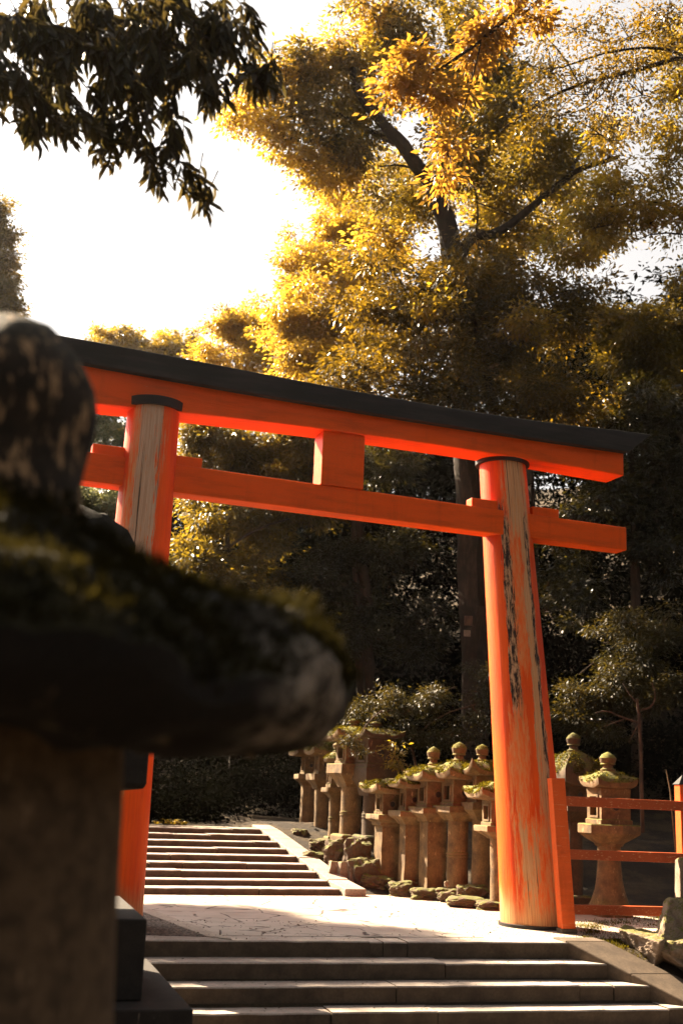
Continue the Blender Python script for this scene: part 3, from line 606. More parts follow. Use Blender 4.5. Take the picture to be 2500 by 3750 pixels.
rock(zx(1105), zy(1285), 16.3, 16, 22, 'small pale pointed stone between two lantern feet', 26, sub=3, group=GR, mat_='slab')
rock(zx(1400), zy(1425), 15.9, 120, 40, 'flat mossy boulder under the shortest lantern', 27, group=GR)
rock(zx(1225), zy(1395), 16.1, 130, 34, 'flat kerb-like stone in front of the squarish boulder', 28, group=GR, amp=.15)
rock(zx(410), zy(1085), 18.6, 90, 85, 'tall mossy boulder below the tiered lantern', 31, group=GR)
rock(zx(540), zy(1080), 18.3, 95, 95, 'mossy boulder below the dark wide lantern', 32, group=GR)
rock(zx(300), zy(1045), 19.4, 80, 50, 'low mossy boulder on the upper bank beside the kerb', 33, group=GR)
rock(zx(250), zy(1110), 18.8, 70, 34, 'small moss-topped stone lying by the upper kerb', 34, group=GR)
rock(zx(165), zy(975), 20.6, 55, 45, 'pale stone at the foot of the farthest lantern', 35, group=GR)
rock(zx(600), zy(1230), 17.9, 110, 120, 'dark shaded boulder wedged left of the lower row', 36, group=GR)
for i, (X, Y, w, h_, lb) in enumerate(((375, 1180, 60, 70, 'short upright stone post nearest the kerb'), (450, 1195, 62, 90, 'mossy upright stone post in the middle of the retaining edge'), (503, 1205, 45, 125, 'tallest thin upright slab of the retaining edge'))):
    Z = 17.9 - i * .05; P = at(zx(X), zy(Y + h_ * .5), Z); s = Z / F / 1.742; b = MB(); b.loft([(-.1, w * s * .5), (0, w * s * .52), (h_ * s * .5, w * s * .5), (h_ * s * .95, w * s * .46), (h_ * s, w * s * .38)], 16, shape='square').rough(.03, 6, i + 3)
    o = b.build('retaining_stone', M['slab'], bev=.01); o.location = P; o.rotation_euler = (0, math.radians(3 - i * 3), math.radians(25)); tag(o, lb, 'retaining stone', 'upright stones beside the back kerb')

# rocks right of the front kerb
def slabrock(pts_top, dz, Y, name, label, seed, mat_='slab'):
    pass
b = MB(); T0, T1 = at(2452, 3296, 12.6), at(2620, 3290, 12.9); Q0, Q1 = at(2408, 3475, 12.2), at(2640, 3640, 12.1)
def vv(p, d=(0, 0, 0)): return Vector((p[0] + d[0], p[1] + d[1], p[2] + d[2]))
o_ = vv(Q0)
b.hexa([vv(Q0) - o_, vv(Q1) - o_, vv(Q1, (.1, .35, 0)) - o_, vv(Q0, (.0, .35, -.1)) - o_], [vv(T0) - o_, vv(T1) - o_, vv(T1, (.05, .22, 0)) - o_, vv(T0, (0, .22, 0)) - o_])
o = b.build('leaning_slab', M['slab'], bev=.02, sub=5, rough=(.09, .12)); o.location = o_; tag(o, 'large rough leaning slab with yellow moss at the right edge below the fence', 'rock')
b = MB(); a0, a1, a2, a3 = gr(2262, 3412, .10), gr(2418, 3462, .08), gr(2445, 3436, .08), gr(2290, 3396, .10)
bt = [gr(2278, 3482, -.15), gr(2385, 3575, -.32), gr(2482, 3560, -.32), gr(2330, 3430, -.2)]
o_ = vv(a0); b.hexa([vv(q, (0, 0, -.05)) - o_ for q in bt], [vv(q, (0, 0, .03)) - o_ for q in (a0, a1, a2, a3)])
o = b.build('stone_block', M['slab'], bev=.02, sub=5, rough=(.05, .1)); o.location = o_; tag(o, 'rough-hewn stone block with sunlit top lying right of the front kerb', 'rock')
rock(2480, 3475, 12.3, 90, 60, 'dark broken stone beside the leaning slab', 41, mat_='slab', cat='rock', name='broken_stone')
rock(2120, 3392, 14.3, 60, 12, 'flat pale stone near the foot of the rail fence post', 42, mat_='slab', cat='rock', name='flat_stone')
b = MB(); b.loft([(-.4, .10), (.0, .10), (.42, .09), (.45, .06)], 16, shape='square').rough(.02, 7, 4); o = b.build('stone_stub', M['slab'], bev=.01); o.location = at(2512, 3300, 13.2); tag(o, 'short stone stub under the right fence post', 'stone post')

# ------------------------------------------------------------------ plinth lantern on the left (mostly hidden) and the mossy lantern in the foreground
ZP = 8.3
def big_left():
    s = ZP / F; cx = 40; P = at(cx, 3500, ZP); P[2] = at(cx, 3900, ZP)[2]; t = empty('tall_lantern', tuple(P), math.radians(16), 'tall dark stone lantern on a stepped plinth, half hidden behind the foreground lantern', 'stone lantern')
    def z(y): return float(at(cx, y, ZP)[2] - P[2])
    def Rp(x, y): return float(at(x, y, ZP)[0] - P[0])
    def sq(name, x_right, y0, y1, yaw=0, extra=0., m='plinth', dep=1.):
        r = Rp(x_right, y1) / 1.15; b = MB(); b.loft([(z(y0), r), (z(y0) + (z(y1) - z(y0)) * .5, r), (z(y1), r)], 24, shape='square'); return b.build(name, M[m], t, bev=.012)
    o1 = sq('lower_plinth', 640, 3980, 3712); o2 = MB(); r = Rp(690, 3560) / 1.12; o2.loft([(z(3712) + .002, r), (z(3595), r)], 24, shape='square'); o2.build('middle_plinth', M['plinth'], t, bev=.012)
    o3 = MB(); r = Rp(530, 3400) / 1.12; o3.loft([(z(3595) + .002, r), (z(3400), r), (z(3314), r)], 24, shape='square'); o3.build('upper_plinth', M['plinth'], t, bev=.012)
    b = MB(); b.loft([(z(3314) + .002, .33), (z(3200), .28), (z(3000), .27), (z(2905), .29)], 24, shape='round'); b.build('shaft', M['plinth'], t, smooth=True)
    b = MB(); r = Rp(550, 2800) / 1.15; b.loft([(z(2900), .30), (z(2868), r * .98), (z(2850), r), (z(2700), r), (z(2690), r * .95)], 24, shape='square'); b.build('platform', M['plinth'], t, bev=.012)
    b = MB(); b.loft([(z(2690), .40), (z(2100), .40)], 24, shape='square'); b.build('firebox', M['plinth'], t, bev=.012)
    b = MB(); r = Rp(478, 1990) / 1.05
    b.loft([(z(2125), r * .6), (z(2100), r * .98, .05), (z(2060), r, .08), (z(1990), r * .9, .06), (z(1915), r * .66, .02), (z(1870), r * .44), (z(1850), r * .30)], 32, shape='square').rough(.02, 7, 3); rf = b.build('roof', M['plinth'], t, smooth=True)
    # curled carving at the roof ends
    for k in range(8):
        a = math.pi / 4 + k // 2 * math.pi / 2; rr = r * (1.15 if k % 2 else .8); c = Vector((rr * math.cos(a), rr * math.sin(a), z(2015) if k % 2 else z(1935))); pts = []
        for q in range(14):
            th = q * .5; rad = .085 * (1 - q / 16); pts.append(c + Vector((math.cos(a), math.sin(a), 0)) * rad * math.cos(th) + Vector((0, 0, 1)) * rad * math.sin(th))
        b = MB(); b.tube(pts, [.028 * (1 - q / 22) for q in range(14)], 8); b.build('curl', M['plinth'], rf, smooth=True)
    return t
big_left()
ZF_ = 2.4
def fore():
    s = ZF_ / F; cx = -70; P = at(cx, 2200, ZF_); P[2] = at(cx, 4700, ZF_)[2]; t = empty('mossy_lantern', tuple(P), 0, 'massive blurred stone lantern with thick mossy roof close to the camera', 'stone lantern')
    def z(y): return float(at(cx, y, ZF_)[2] - P[2])
    def R(x, y=2200): return max(.004, float(at(x, y, ZF_)[0] - P[0]))
    rn = random.Random(2)
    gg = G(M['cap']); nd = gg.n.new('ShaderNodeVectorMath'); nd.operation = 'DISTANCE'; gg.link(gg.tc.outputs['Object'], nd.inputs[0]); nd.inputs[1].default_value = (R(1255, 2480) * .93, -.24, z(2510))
    old = gg.b.inputs['Base Color'].links[0].from_socket; mk = gg.math('MULTIPLY', gg.ramp(nd.outputs['Value'], .07, .26, 1, 0), gg.ramp(gg.noise(gg.co(), 22, 6, .75), .40, .62)); gg.color(gg.mix(mk, old, (.34, .29, .235)))  # pale lichen patch; greyish light on the roof tip is put in too
    b = MB(); b.loft([(z(4700) - .2, R(400, 3750)), (z(4200), R(402, 3750)), (z(3750), R(405, 3750)), (z(3300), R(420, 3300)), (z(2950), R(440, 2950)), (z(2760), R(448, 2760)), (z(2680), R(450, 2680))], 64).rough(.01, 5, 2); b.build('shaft', M['fore'], t, smooth=True)
    prof = [(2690, 300), (2705, 560), (2692, 900), (2680, 1100), (2640, 1210), (2580, 1262), (2500, 1275), (2420, 1245), (2340, 1195), (2270, 1130), (2228, 1050), (2200, 950), (2180, 850), (2150, 740), (2105, 640), (2060, 570), (2000, 470), (1950, 350), (1915, 240), (1890, 150)]
    prof2 = []
    for (ya, xa), (yb_, xb) in zip(prof[:-1], prof[1:]):
        for q in range(3): prof2.append((ya + (yb_ - ya) * q / 3, xa + (xb - xa) * q / 3))
    prof2.append(prof[-1])
    b = MB(); b.loft([(z(y), R(x, y)) for y, x in prof2], 128)
    for i, v in enumerate(b.v):
        q = Vector(v); nn = mnoise.noise(q * 3.2 + Vector((4, 1, 2))) * .045 + mnoise.noise(q * 8) * .035 + mnoise.noise(q * 19) * .014; d = Vector((q.x, q.y, 0)).normalized() if Vector((q.x, q.y)).length > .01 else Vector((1, 0, 0))
        b.v[i] = tuple(q + d * nn * .7 + Vector((0, 0, nn)))
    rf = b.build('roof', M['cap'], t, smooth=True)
    pts, nr = [], []; up = [(y, x) for y, x in prof if y < 2520]
    for _ in range(60000):
        k = rn.random() * (len(up) - 1.001); i = int(k); fr = k - i; y = up[i][0] * (1 - fr) + up[i + 1][0] * fr; x = up[i][1] * (1 - fr) + up[i + 1][1] * fr; a = rn.uniform(0, 6.2832); r = R(x, y)
        if rn.random() > (r / R(1195)) ** .7: continue
        q = Vector((r * math.cos(a), r * math.sin(a), z(y))); nn = mnoise.noise(q * 3.2 + Vector((4, 1, 2))) * .045 + mnoise.noise(q * 8) * .035 + mnoise.noise(q * 19) * .014
        lump = max(0, mnoise.noise(q * 6 + Vector((2, 9, 1)))) * .09
        pts.append((q.x + math.cos(a) * nn * .7, q.y + math.sin(a) * nn * .7, q.z + nn + rn.random() * lump)); nr.append((math.cos(a) * .4, math.sin(a) * .4, 1.))
    moss_blades(pts, np.array(nr), .024, 'moss', M['mossdk'], rf, droop=.2, wr=.16)
    pf = [(1985, 250), (1930, 285), (1850, 300), (1740, 300), (1650, 312), (1560, 330), (1480, 336), (1400, 325), (1320, 290), (1255, 240), (1205, 180), (1175, 90), (1165, 10), (1160, -60)]
    b = MB(); b.loft([(z(y), R(x, y) if x > -60 else .005) for y, x in pf], 64)
    for i, v in enumerate(b.v):
        q = Vector(v); nn = mnoise.noise(q * 5 + Vector((1, 5, 2))) * .03 + mnoise.noise(q * 18) * .008; d = (q - Vector((0, 0, z(1500)))).normalized(); b.v[i] = tuple(q + d * nn)
    fi = b.build('finial', M['fin'], t, smooth=True)
    return t
fore()

# ------------------------------------------------------------------ trees
def pxp(p, Y): return Vector(at(p[0], p[1], Y))
def clump(px, py, Y, rx, ry, rd, n): s = Y / F; return (at(px, py, Y), (rx * s, rd, ry * s), n)
def limb(b, pts, Y, w0, w1, n=8, dY=0.):
    m = len(pts); P = []; 
    for i, p in enumerate(pts): P.append(pxp(p, Y + dY * i / max(1, m - 1)))
    # smooth by midpoint subdivision with a little wander
    Q = []
    for i in range(m - 1):
        for k in range(3):
            q = P[i].lerp(P[i + 1], k / 3)
            if i and k == 0: q = P[i - 1] * .15 + P[i] * .7 + P[i + 1] * .15
            Q.append(q + Vector(mnoise.noise_vector(q * 1.7)) * .03 * (w0 * Y / F) / .3)
    Q.append(P[-1]); k = len(Q)
    b.tube(Q, [(w0 + (w1 - w0) * i / (k - 1)) * .5 * Y / F for i in range(k)], n, .25)
def twigs(b, clumps, Y, per=6, w=5):
    for c, r, n in clumps:
        c = Vector(c)
        for _ in range(per):
            d = Vector(RNG.normal(size=3)).normalized(); e = c + Vector((d.x * r[0], d.y * r[1], d.z * r[2])) * .9; m = c.lerp(e, .5) + Vector(RNG.normal(size=3)) * .12 * r[0]
            a = c + Vector((0, 0, -r[2] * .2)); b.tube([a, m, e], [w * .5 * Y / F, w * .35 * Y / F, w * .12 * Y / F], 5)
def tree(name, label, cat, crowns, limbs, mat_, leaf, bark='bark', dens=1., tw=0, Yt=None, group=None, base=None, extra=None, **kw):
    Y = Yt or crowns[0][2]; root = base if base is not None else None
    if root is None:
        cx = at(crowns[0][0], 2900, Y)[0]; root = (cx, Y, tz(cx, Y))
    t = empty(name, root, 0, label, cat, group)
    cl = [clump(*c) for c in crowns]; V, Fq = spray_cloud(cl, leaf, dens=dens * 1.7, **kw); V = V - np.array(root)
    np_mesh('crown', V, Fq, M[mat_], t)
    for em, ec in (extra or ()):
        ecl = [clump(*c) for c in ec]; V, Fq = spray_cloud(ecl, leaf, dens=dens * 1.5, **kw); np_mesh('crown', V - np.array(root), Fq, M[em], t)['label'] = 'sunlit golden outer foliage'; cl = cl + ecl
    b = MB()
    for L in limbs: limb(b, *L)
    if tw: twigs(b, cl, Y, tw)
    if not limbs:
        c = crowns[0]; top = Vector(at(c[0], c[1], Y)); b.tube([Vector(root) - Vector((0, 0, .3)), Vector(root).lerp(top, .5) + Vector((.2, 0, 0)), top], [.22, .16, .05], 8, .2)
    b.v = [(v[0] - root[0], v[1] - root[1], v[2] - root[2]) for v in b.v]
    b.build('trunk', M[bark], t, smooth=True); return t

# main camphor-like tree with a forked trunk
Y = 24.
tree('forked_tree', 'great forked tree rising behind the gate with golden and dark foliage', 'tree',
     [(1330, 330, Y, 200, 150, 1.3, 3200), (1180, 300, Y, 170, 110, 1., 2200), (1250, 520, Y, 170, 120, 1., 2400), (1400, 130, Y, 200, 150, 1.4, 2600), (1650, 90, Y, 200, 150, 1.5, 2600),
      (1750, 480, Y - 1, 220, 190, 1.5, 3600), (1900, 640, Y, 200, 170, 1.5, 2800), (1850, 300, Y, 220, 160, 1.3, 3400), (1720, 330, Y, 170, 150, 1.2, 2600), (1150, 440, Y, 150, 110, 1., 1200), (1050, 330, Y, 120, 90, 1., 600), (2060, 560, Y, 160, 120, 1.3, 1700), (1500, 720, Y + 1, 200, 120, 1.4, 2200),
      (1900, 850, Y + 1, 260, 120, 1.4, 2000)],
     [([(1745, 3000), (1735, 2400), (1718, 1900), (1700, 1400), (1675, 1120), (1660, 960)], Y, 100, 96, 12), ([(1660, 960), (1635, 830), (1600, 720), (1560, 640), (1470, 530), (1390, 440), (1320, 350), (1290, 250)], Y, 88, 26, 10, -.6),
      ([(1675, 970), (1700, 900), (1740, 860), (1810, 862), (1900, 800), (1985, 725), (2070, 650), (2150, 610), (2260, 575)], Y, 48, 16, 10, -1.), ([(2070, 650), (2110, 590), (2150, 510), (2200, 430)], Y - .6, 18, 8), ([(1610, 730), (1640, 500), (1680, 280), (1650, 120), (1590, -60)], Y, 56, 36, 10, .5),
      ([(1470, 530), (1350, 480), (1200, 395), (1080, 425), (960, 440)], Y, 30, 12, 8), ([(1080, 425), (1068, 500), (1060, 560)], Y, 14, 7), ([(1560, 640), (1480, 600), (1390, 610)], Y, 14, 6), ([(1740, 860), (1750, 800), (1745, 700), (1720, 640)], Y, 12, 5), ([(1900, 800), (1830, 770), (1740, 740)], Y, 10, 4), ([(1680, 280), (1600, 200), (1500, 120), (1350, 60)], Y, 30, 10), ([(1700, 1500), (1600, 1420), (1480, 1400), (1350, 1440)], Y - 1.4, 16, 5)],
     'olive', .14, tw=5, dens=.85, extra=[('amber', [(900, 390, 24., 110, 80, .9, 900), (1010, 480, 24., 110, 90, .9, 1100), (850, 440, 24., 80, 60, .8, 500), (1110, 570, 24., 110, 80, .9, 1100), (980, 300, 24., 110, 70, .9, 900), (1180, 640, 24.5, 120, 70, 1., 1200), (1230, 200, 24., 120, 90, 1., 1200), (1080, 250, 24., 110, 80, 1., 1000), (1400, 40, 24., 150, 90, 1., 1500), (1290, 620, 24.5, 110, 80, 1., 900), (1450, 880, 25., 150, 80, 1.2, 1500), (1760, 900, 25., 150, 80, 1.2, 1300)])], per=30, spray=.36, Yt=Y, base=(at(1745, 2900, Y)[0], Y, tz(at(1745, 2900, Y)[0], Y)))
Y = 22.5  # separate crown of darker leaves standing in for shade under the fork
tree('shade_stand_in_tree', 'dark leafy layers standing in for shade below the fork of the great tree, flecked with gold', 'tree',
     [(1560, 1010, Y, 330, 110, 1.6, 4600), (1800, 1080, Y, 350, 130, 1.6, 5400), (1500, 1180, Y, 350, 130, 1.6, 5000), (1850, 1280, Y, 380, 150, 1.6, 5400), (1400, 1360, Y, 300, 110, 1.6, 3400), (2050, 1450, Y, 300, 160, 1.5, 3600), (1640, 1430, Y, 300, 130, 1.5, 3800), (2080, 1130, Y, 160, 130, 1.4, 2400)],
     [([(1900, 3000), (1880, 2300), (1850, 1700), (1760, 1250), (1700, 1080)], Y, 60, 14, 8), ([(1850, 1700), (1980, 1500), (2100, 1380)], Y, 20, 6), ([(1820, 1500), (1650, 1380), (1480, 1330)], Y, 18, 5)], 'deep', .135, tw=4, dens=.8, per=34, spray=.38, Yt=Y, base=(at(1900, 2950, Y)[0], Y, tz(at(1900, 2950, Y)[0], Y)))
# bright golden foliage hanging in front of it
Y = 15.
tree('golden_bough_tree', 'sunlit golden boughs of large leaves hanging in front of the forked trunk', 'tree',
     [(1540, 240, Y, 120, 80, .4, 520), (1480, 320, Y, 100, 60, .35, 420), (1600, 370, Y + .2, 110, 60, .4, 420), (1790, 110, Y, 120, 100, .5, 560), (1920, 40, Y, 120, 60, .5, 360), (1640, 560, Y, 45, 100, .3, 260), (1620, 650, Y, 38, 50, .25, 130), (1720, 210, Y + .4, 80, 70, .4, 300)],
     [([(3000, 2900), (3000, 0), (2600, -420), (2200, -260), (1960, -40), (1800, 120), (1650, 230), (1500, 310)], Y, 50, 5, 8), ([(1760, 150), (1720, 330), (1660, 520), (1630, 660)], Y, 8, 3, 6)], 'bough', .13, tw=4, Yt=Y, base=(at(3000, 2900, Y)[0], Y, 0), per=22, spray=.25)
# tree of the right edge with long bare-ish boughs
Y = 17.
tree('sparse_tree', 'sparse-leaved tree reaching in from the upper right with long thin boughs', 'tree',
     [(2300, 120, Y, 200, 120, .8, 700), (2100, 90, Y, 180, 100, .8, 700), (2350, 330, Y, 170, 110, .8, 500), (2150, 330, Y, 160, 110, .8, 600), (1980, 420, Y, 140, 80, .7, 500), (2440, 60, Y, 120, 120, .8, 900), (2200, 480, Y, 150, 90, .7, 500), (2020, 250, Y, 120, 80, .6, 400)],
     [([(2700, 260), (2500, 205), (2400, 240), (2250, 275), (2120, 310), (2010, 355), (1900, 430), (1830, 480)], Y, 24, 7, 8), ([(2500, 205), (2420, 172), (2250, 182), (2130, 222), (2020, 260), (1900, 230)], Y, 13, 5, 6), ([(2120, 310), (2060, 200), (1980, 120)], Y, 9, 4, 6), ([(2250, 275), (2180, 380), (2080, 420)], Y, 8, 3, 6), ([(2720, 2900), (2760, 1500), (2700, 260), (2600, -200)], Y, 90, 60, 10)],
     'deep', .085, tw=7, Yt=Y, base=(at(2720, 2900, Y)[0], Y, 0), per=16, spray=.3)
Y = 19.
tree('yellow_green_tree', 'yellow-green tree with forked boughs at the right edge', 'tree',
     [(2450, 560, Y, 130, 150, .9, 1500), (2380, 800, Y, 150, 110, .9, 1200), (2270, 700, Y, 120, 90, .8, 1100), (2490, 330, Y, 80, 130, .8, 900), (2180, 820, Y, 120, 80, .8, 1300), (2500, 780, Y, 90, 120, .8, 900), (2230, 560, Y, 110, 90, .8, 900), (2110, 930, Y + 1, 120, 70, .8, 1100), (2480, 150, Y, 80, 140, .8, 900)],
     [([(2750, 1000), (2520, 815), (2430, 745), (2330, 735), (2230, 760)], Y, 22, 6, 8), ([(2520, 860), (2400, 850), (2330, 880)], Y, 8, 4, 6), ([(2520, 815), (2400, 700), (2330, 620)], Y, 8, 4, 6), ([(2780, 2900), (2800, 1600), (2750, 1000), (2650, 400)], Y, 90, 40, 10)],
     'gold', .10, tw=6, Yt=Y, base=(at(2780, 2900, Y)[0], Y, 0), per=18)
Y = 28.
tree('sunlit_canopy_tree', 'sunlit golden crown glimmering between the dark boughs right of the fork', 'tree',
     [(1750, 600, Y, 190, 140, 1.6, 3000), (1900, 470, Y, 170, 120, 1.5, 2400), (2050, 700, Y, 190, 130, 1.6, 2800), (1800, 760, Y, 160, 90, 1.4, 2200), (1950, 880, Y, 190, 100, 1.6, 2600), (1480, 780, Y, 130, 110, 1.4, 2000), (1400, 640, Y, 110, 100, 1.3, 1500), (1700, 330, Y, 140, 110, 1.4, 1800), (2180, 880, Y, 130, 100, 1.3, 1800), (1600, 1120, Y - 6.8, 120, 40, .6, 500), (1950, 1180, Y - 6.8, 120, 50, .6, 500)],
     [([(1980, 3000), (1960, 2000), (1900, 1200), (1850, 800), (1800, 500)], Y, 36, 10, 8)], 'gold', .13, tw=3, Yt=Y, per=24, spray=.34, dens=.8, base=(at(1980, 2950, Y)[0], Y, tz(at(1980, 2950, Y)[0], Y)))
# golden trees, left of the forked one, against the sun
Y = 31.
tree('golden_tree', 'bright golden tree in full sun left of the forked tree', 'tree',
     [(1220, 850, Y, 160, 110, 1.8, 3600), (1150, 1000, Y, 160, 110, 1.8, 4000), (1300, 1050, Y - 1, 180, 130, 1.8, 4600), (1180, 1180, Y - 1, 190, 110, 1.8, 5200), (1350, 880, Y, 150, 110, 1.6, 2800), (1050, 1220, Y, 130, 80, 1.6, 2800), (1330, 1250, Y - 1, 200, 120, 1.8, 4800), (1280, 720, Y + 1, 120, 90, 1.5, 1700), (1150, 1340, Y - 1, 200, 80, 1.8, 3600), (1080, 1060, Y, 60, 60, 1., 900)],
     [([(1420, 2900), (1400, 2000), (1340, 1400), (1260, 1100), (1200, 880)], Y, 50, 14, 8), ([(1340, 1400), (1250, 1250), (1130, 1150)], Y, 16, 5), ([(1300, 1220), (1320, 1000), (1330, 800)], Y, 14, 5)], 'amber', .135, tw=3, Yt=Y, base=(at(1420, 2900, Y)[0], Y, tz(at(1420, 2900, Y)[0], Y)))
Y = 38.
tree('pale_gold_tree', 'hazy pale gold treetop between the gate beam and the golden tree', 'tree',
     [(860, 1230, Y, 110, 90, 1.8, 3200), (930, 1200, Y, 100, 90, 1.8, 2600), (970, 1270, Y, 120, 100, 1.8, 3200), (800, 1330, Y, 90, 80, 1.8, 1700), (940, 1360, Y, 200, 60, 1.8, 2600), (1010, 1180, Y, 80, 70, 1.5, 1400)], [], 'amber', .15, tw=3, Yt=Y)
Y = 60.
for x, lb, cs in ((470, 'hazy distant tree just above the gate beam, at the left end of the far treeline', [(400, 1270, 60, 40, 1100), (450, 1250, 60, 45, 1300), (510, 1275, 70, 45, 1500), (560, 1300, 70, 40, 1300), (430, 1340, 120, 50, 1800)]), (640, 'wider distant tree just above the gate beam, beside the pale gold one', [(600, 1270, 70, 45, 1500), (660, 1262, 60, 50, 1500), (700, 1290, 70, 50, 1500), (640, 1330, 120, 50, 2200), (750, 1310, 60, 50, 1200)])):
    tree('distant_tree', lb, 'tree', [(a, c, Y, d * 1.15, e * 1.3, 2., n) for a, c, d, e, n in cs] + [(x, 1480, Y, 150, 100, 2.2, 2600)], [], 'gold', .22, tw=2, Yt=Y, group='distant treetops above the gate beam')
# left edge tree
Y = 40.
tree('edge_tree', 'dark slender tree at the left edge above the foreground finial', 'tree',
     [(-20, 780, Y, 80, 80, .7, 1900), (-5, 850, Y, 85, 90, .7, 2400), (0, 950, Y, 90, 90, .7, 2800), (-10, 1040, Y, 90, 90, .7, 2800), (0, 1120, Y, 80, 80, .7, 2000), (-40, 1150, Y, 95, 80, .8, 1600), (-110, 900, Y, 110, 200, .8, 2400), (-120, 1250, Y, 130, 150, .8, 1800)],
     [([(-120, 2900), (-110, 1800), (-60, 1200), (-30, 850)], Y, 40, 10, 8)], 'olive', .17, tw=3, Yt=Y, base=(at(-120, 2900, Y)[0], Y, tz(at(-120, 2900, Y)[0], Y)))
# trees seen through the left bay of the gate
Y = 36.
tree('pale_green_tree', 'pale green tree with sky between its leaves, left of the near pillar', 'tree',
     [(380, 1540, Y, 120, 90, 1.6, 1500), (330, 1640, Y, 120, 80, 1.6, 1500), (470, 1640, Y, 100, 80, 1.5, 1600), (240, 1560, Y, 100, 100, 1.5, 1200)], [], 'blue', .15, tw=3, Yt=Y)
Y = 33.
tree('blue_green_tree', 'cool dark green tree low between the foreground lantern and the near pillar', 'tree',
     [(380, 1850, Y, 150, 110, 1.6, 4200), (250, 1850, Y, 140, 110, 1.6, 3000), (400, 2000, Y, 200, 120, 1.6, 4000), (480, 1790, Y, 100, 90, 1.4, 2000)], [], 'blue', .13, tw=3, Yt=Y)
# glossy evergreens behind the gate
Y = 25.
tree('glossy_evergreen', 'glossy-leaved evergreen catching sun just right of the near pillar', 'tree',
     [(760, 1600, Y, 130, 90, 1.2, 2800), (900, 1640, Y, 160, 90, 1.2, 3400), (1050, 1620, Y, 120, 90, 1.2, 2600), (700, 2020, Y - .5, 120, 130, 1.2, 3000), (800, 1900, Y, 170, 110, 1.3, 3600), (960, 1960, Y, 160, 120, 1.3, 3600), (720, 2180, Y - 1, 110, 90, 1.1, 2400), (900, 2130, Y - .5, 160, 110, 1.3, 3400), (1080, 1880, Y, 130, 120, 1.2, 2400), (740, 1715, Y + 1, 120, 60, 1., 1800), (930, 1735, Y + 1, 150, 60, 1., 2200), (1120, 1730, Y + 1, 150, 70, 1., 2400), (1000, 1800, Y + 1, 180, 80, 1.1, 2600)],
     [([(860, 2900), (840, 2400), (830, 2000), (850, 1700)], Y, 36, 14, 8), ([(840, 2000), (950, 1930), (1060, 1900)], Y - 1, 12, 5)], 'olive', .12, tw=3, Yt=Y)
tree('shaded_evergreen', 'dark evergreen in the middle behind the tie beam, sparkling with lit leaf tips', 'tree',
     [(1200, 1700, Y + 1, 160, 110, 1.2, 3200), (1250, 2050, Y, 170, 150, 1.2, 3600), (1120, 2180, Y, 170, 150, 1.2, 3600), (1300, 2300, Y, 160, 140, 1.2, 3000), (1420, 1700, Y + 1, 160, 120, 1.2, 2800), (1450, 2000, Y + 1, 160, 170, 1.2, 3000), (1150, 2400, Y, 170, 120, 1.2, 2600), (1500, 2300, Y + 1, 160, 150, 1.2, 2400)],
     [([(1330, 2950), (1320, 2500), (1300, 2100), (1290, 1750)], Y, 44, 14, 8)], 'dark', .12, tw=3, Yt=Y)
tree('right_evergreen', 'dark evergreen behind the right end of the gate beams', 'tree',
     [(2200, 1650, Y - 2, 170, 150, 1.3, 3400), (2380, 1500, Y - 2, 180, 160, 1.3, 4000), (2300, 1800, Y - 2, 180, 150, 1.3, 3600), (2450, 1750, Y - 2, 140, 170, 1.3, 3000), (2150, 1900, Y - 2, 150, 160, 1.3, 2800), (2400, 2020, Y - 2, 170, 150, 1.3, 3200), (2080, 2150, Y - 1, 140, 160, 1.3, 2200)],
     [([(2330, 2950), (2330, 2400), (2320, 1900), (2300, 1600)], Y - 2, 50, 16, 8)], 'dark', .12, tw=3, Yt=Y)
tree('round_topped_tree', 'rounded dark green treetop at the right edge below the patch of white sky', 'tree',
     [(2330, 1200, Y, 140, 110, 1.3, 3400), (2450, 1170, Y, 130, 120, 1.3, 3400), (2260, 1260, Y, 150, 120, 1.3, 3400), (2420, 1260, Y, 160, 120, 1.3, 4200), (2540, 1080, Y, 100, 120, 1.3, 2200), (2400, 1380, Y, 200, 110, 1.4, 4000), (2180, 1180, Y, 90, 90, 1., 1600)], [([(2600, 2900), (2560, 1900), (2450, 1300), (2420, 1150)], Y, 50, 14, 8)], 'olive', .12, tw=3, Yt=Y)
# shrubs in front of the wood
Y = 18.8
tree('spreading_shrub', 'low spreading shrub with crooked bare stems behind the fence', 'shrub',
     [(2250, 2480, Y, 150, 80, .8, 2400), (2150, 2560, Y, 130, 70, .8, 2000), (2330, 2380, Y, 130, 90, .8, 2200), (2060, 2620, Y, 80, 45, .6, 900), (2280, 2270, Y, 100, 70, .7, 1400), (2430, 2300, Y, 110, 100, .8, 1600), (2380, 2560, Y, 150, 90, .8, 1800), (2200, 2680, Y, 120, 50, .7, 1100), (2480, 2480, Y, 110, 110, .8, 1500)],
     [([(2350, 3050), (2345, 2800), (2340, 2640), (2330, 2560)], Y - .9, 16, 10, 8), ([(2345, 2650), (2270, 2625), (2220, 2600), (2180, 2610)], Y - .9, 9, 4, 6), ([(2345, 2600), (2390, 2590), (2400, 2540), (2385, 2500)], Y - .9, 9, 4, 6), ([(2345, 2640), (2320, 2680), (2300, 2720)], Y - .9, 6, 3, 6), ([(2335, 2580), (2300, 2540), (2280, 2500)], Y - .9, 6, 3, 6), ([(2290, 2630), (2240, 2650), (2210, 2660)], Y - .9, 5, 3, 6)], 'shrub', .075, bark='twig', tw=2, Yt=Y, base=(at(2350, 2950, Y)[0], Y, tz(at(2350, 2950, Y)[0], Y)), spray=.2)
Y = 19.6
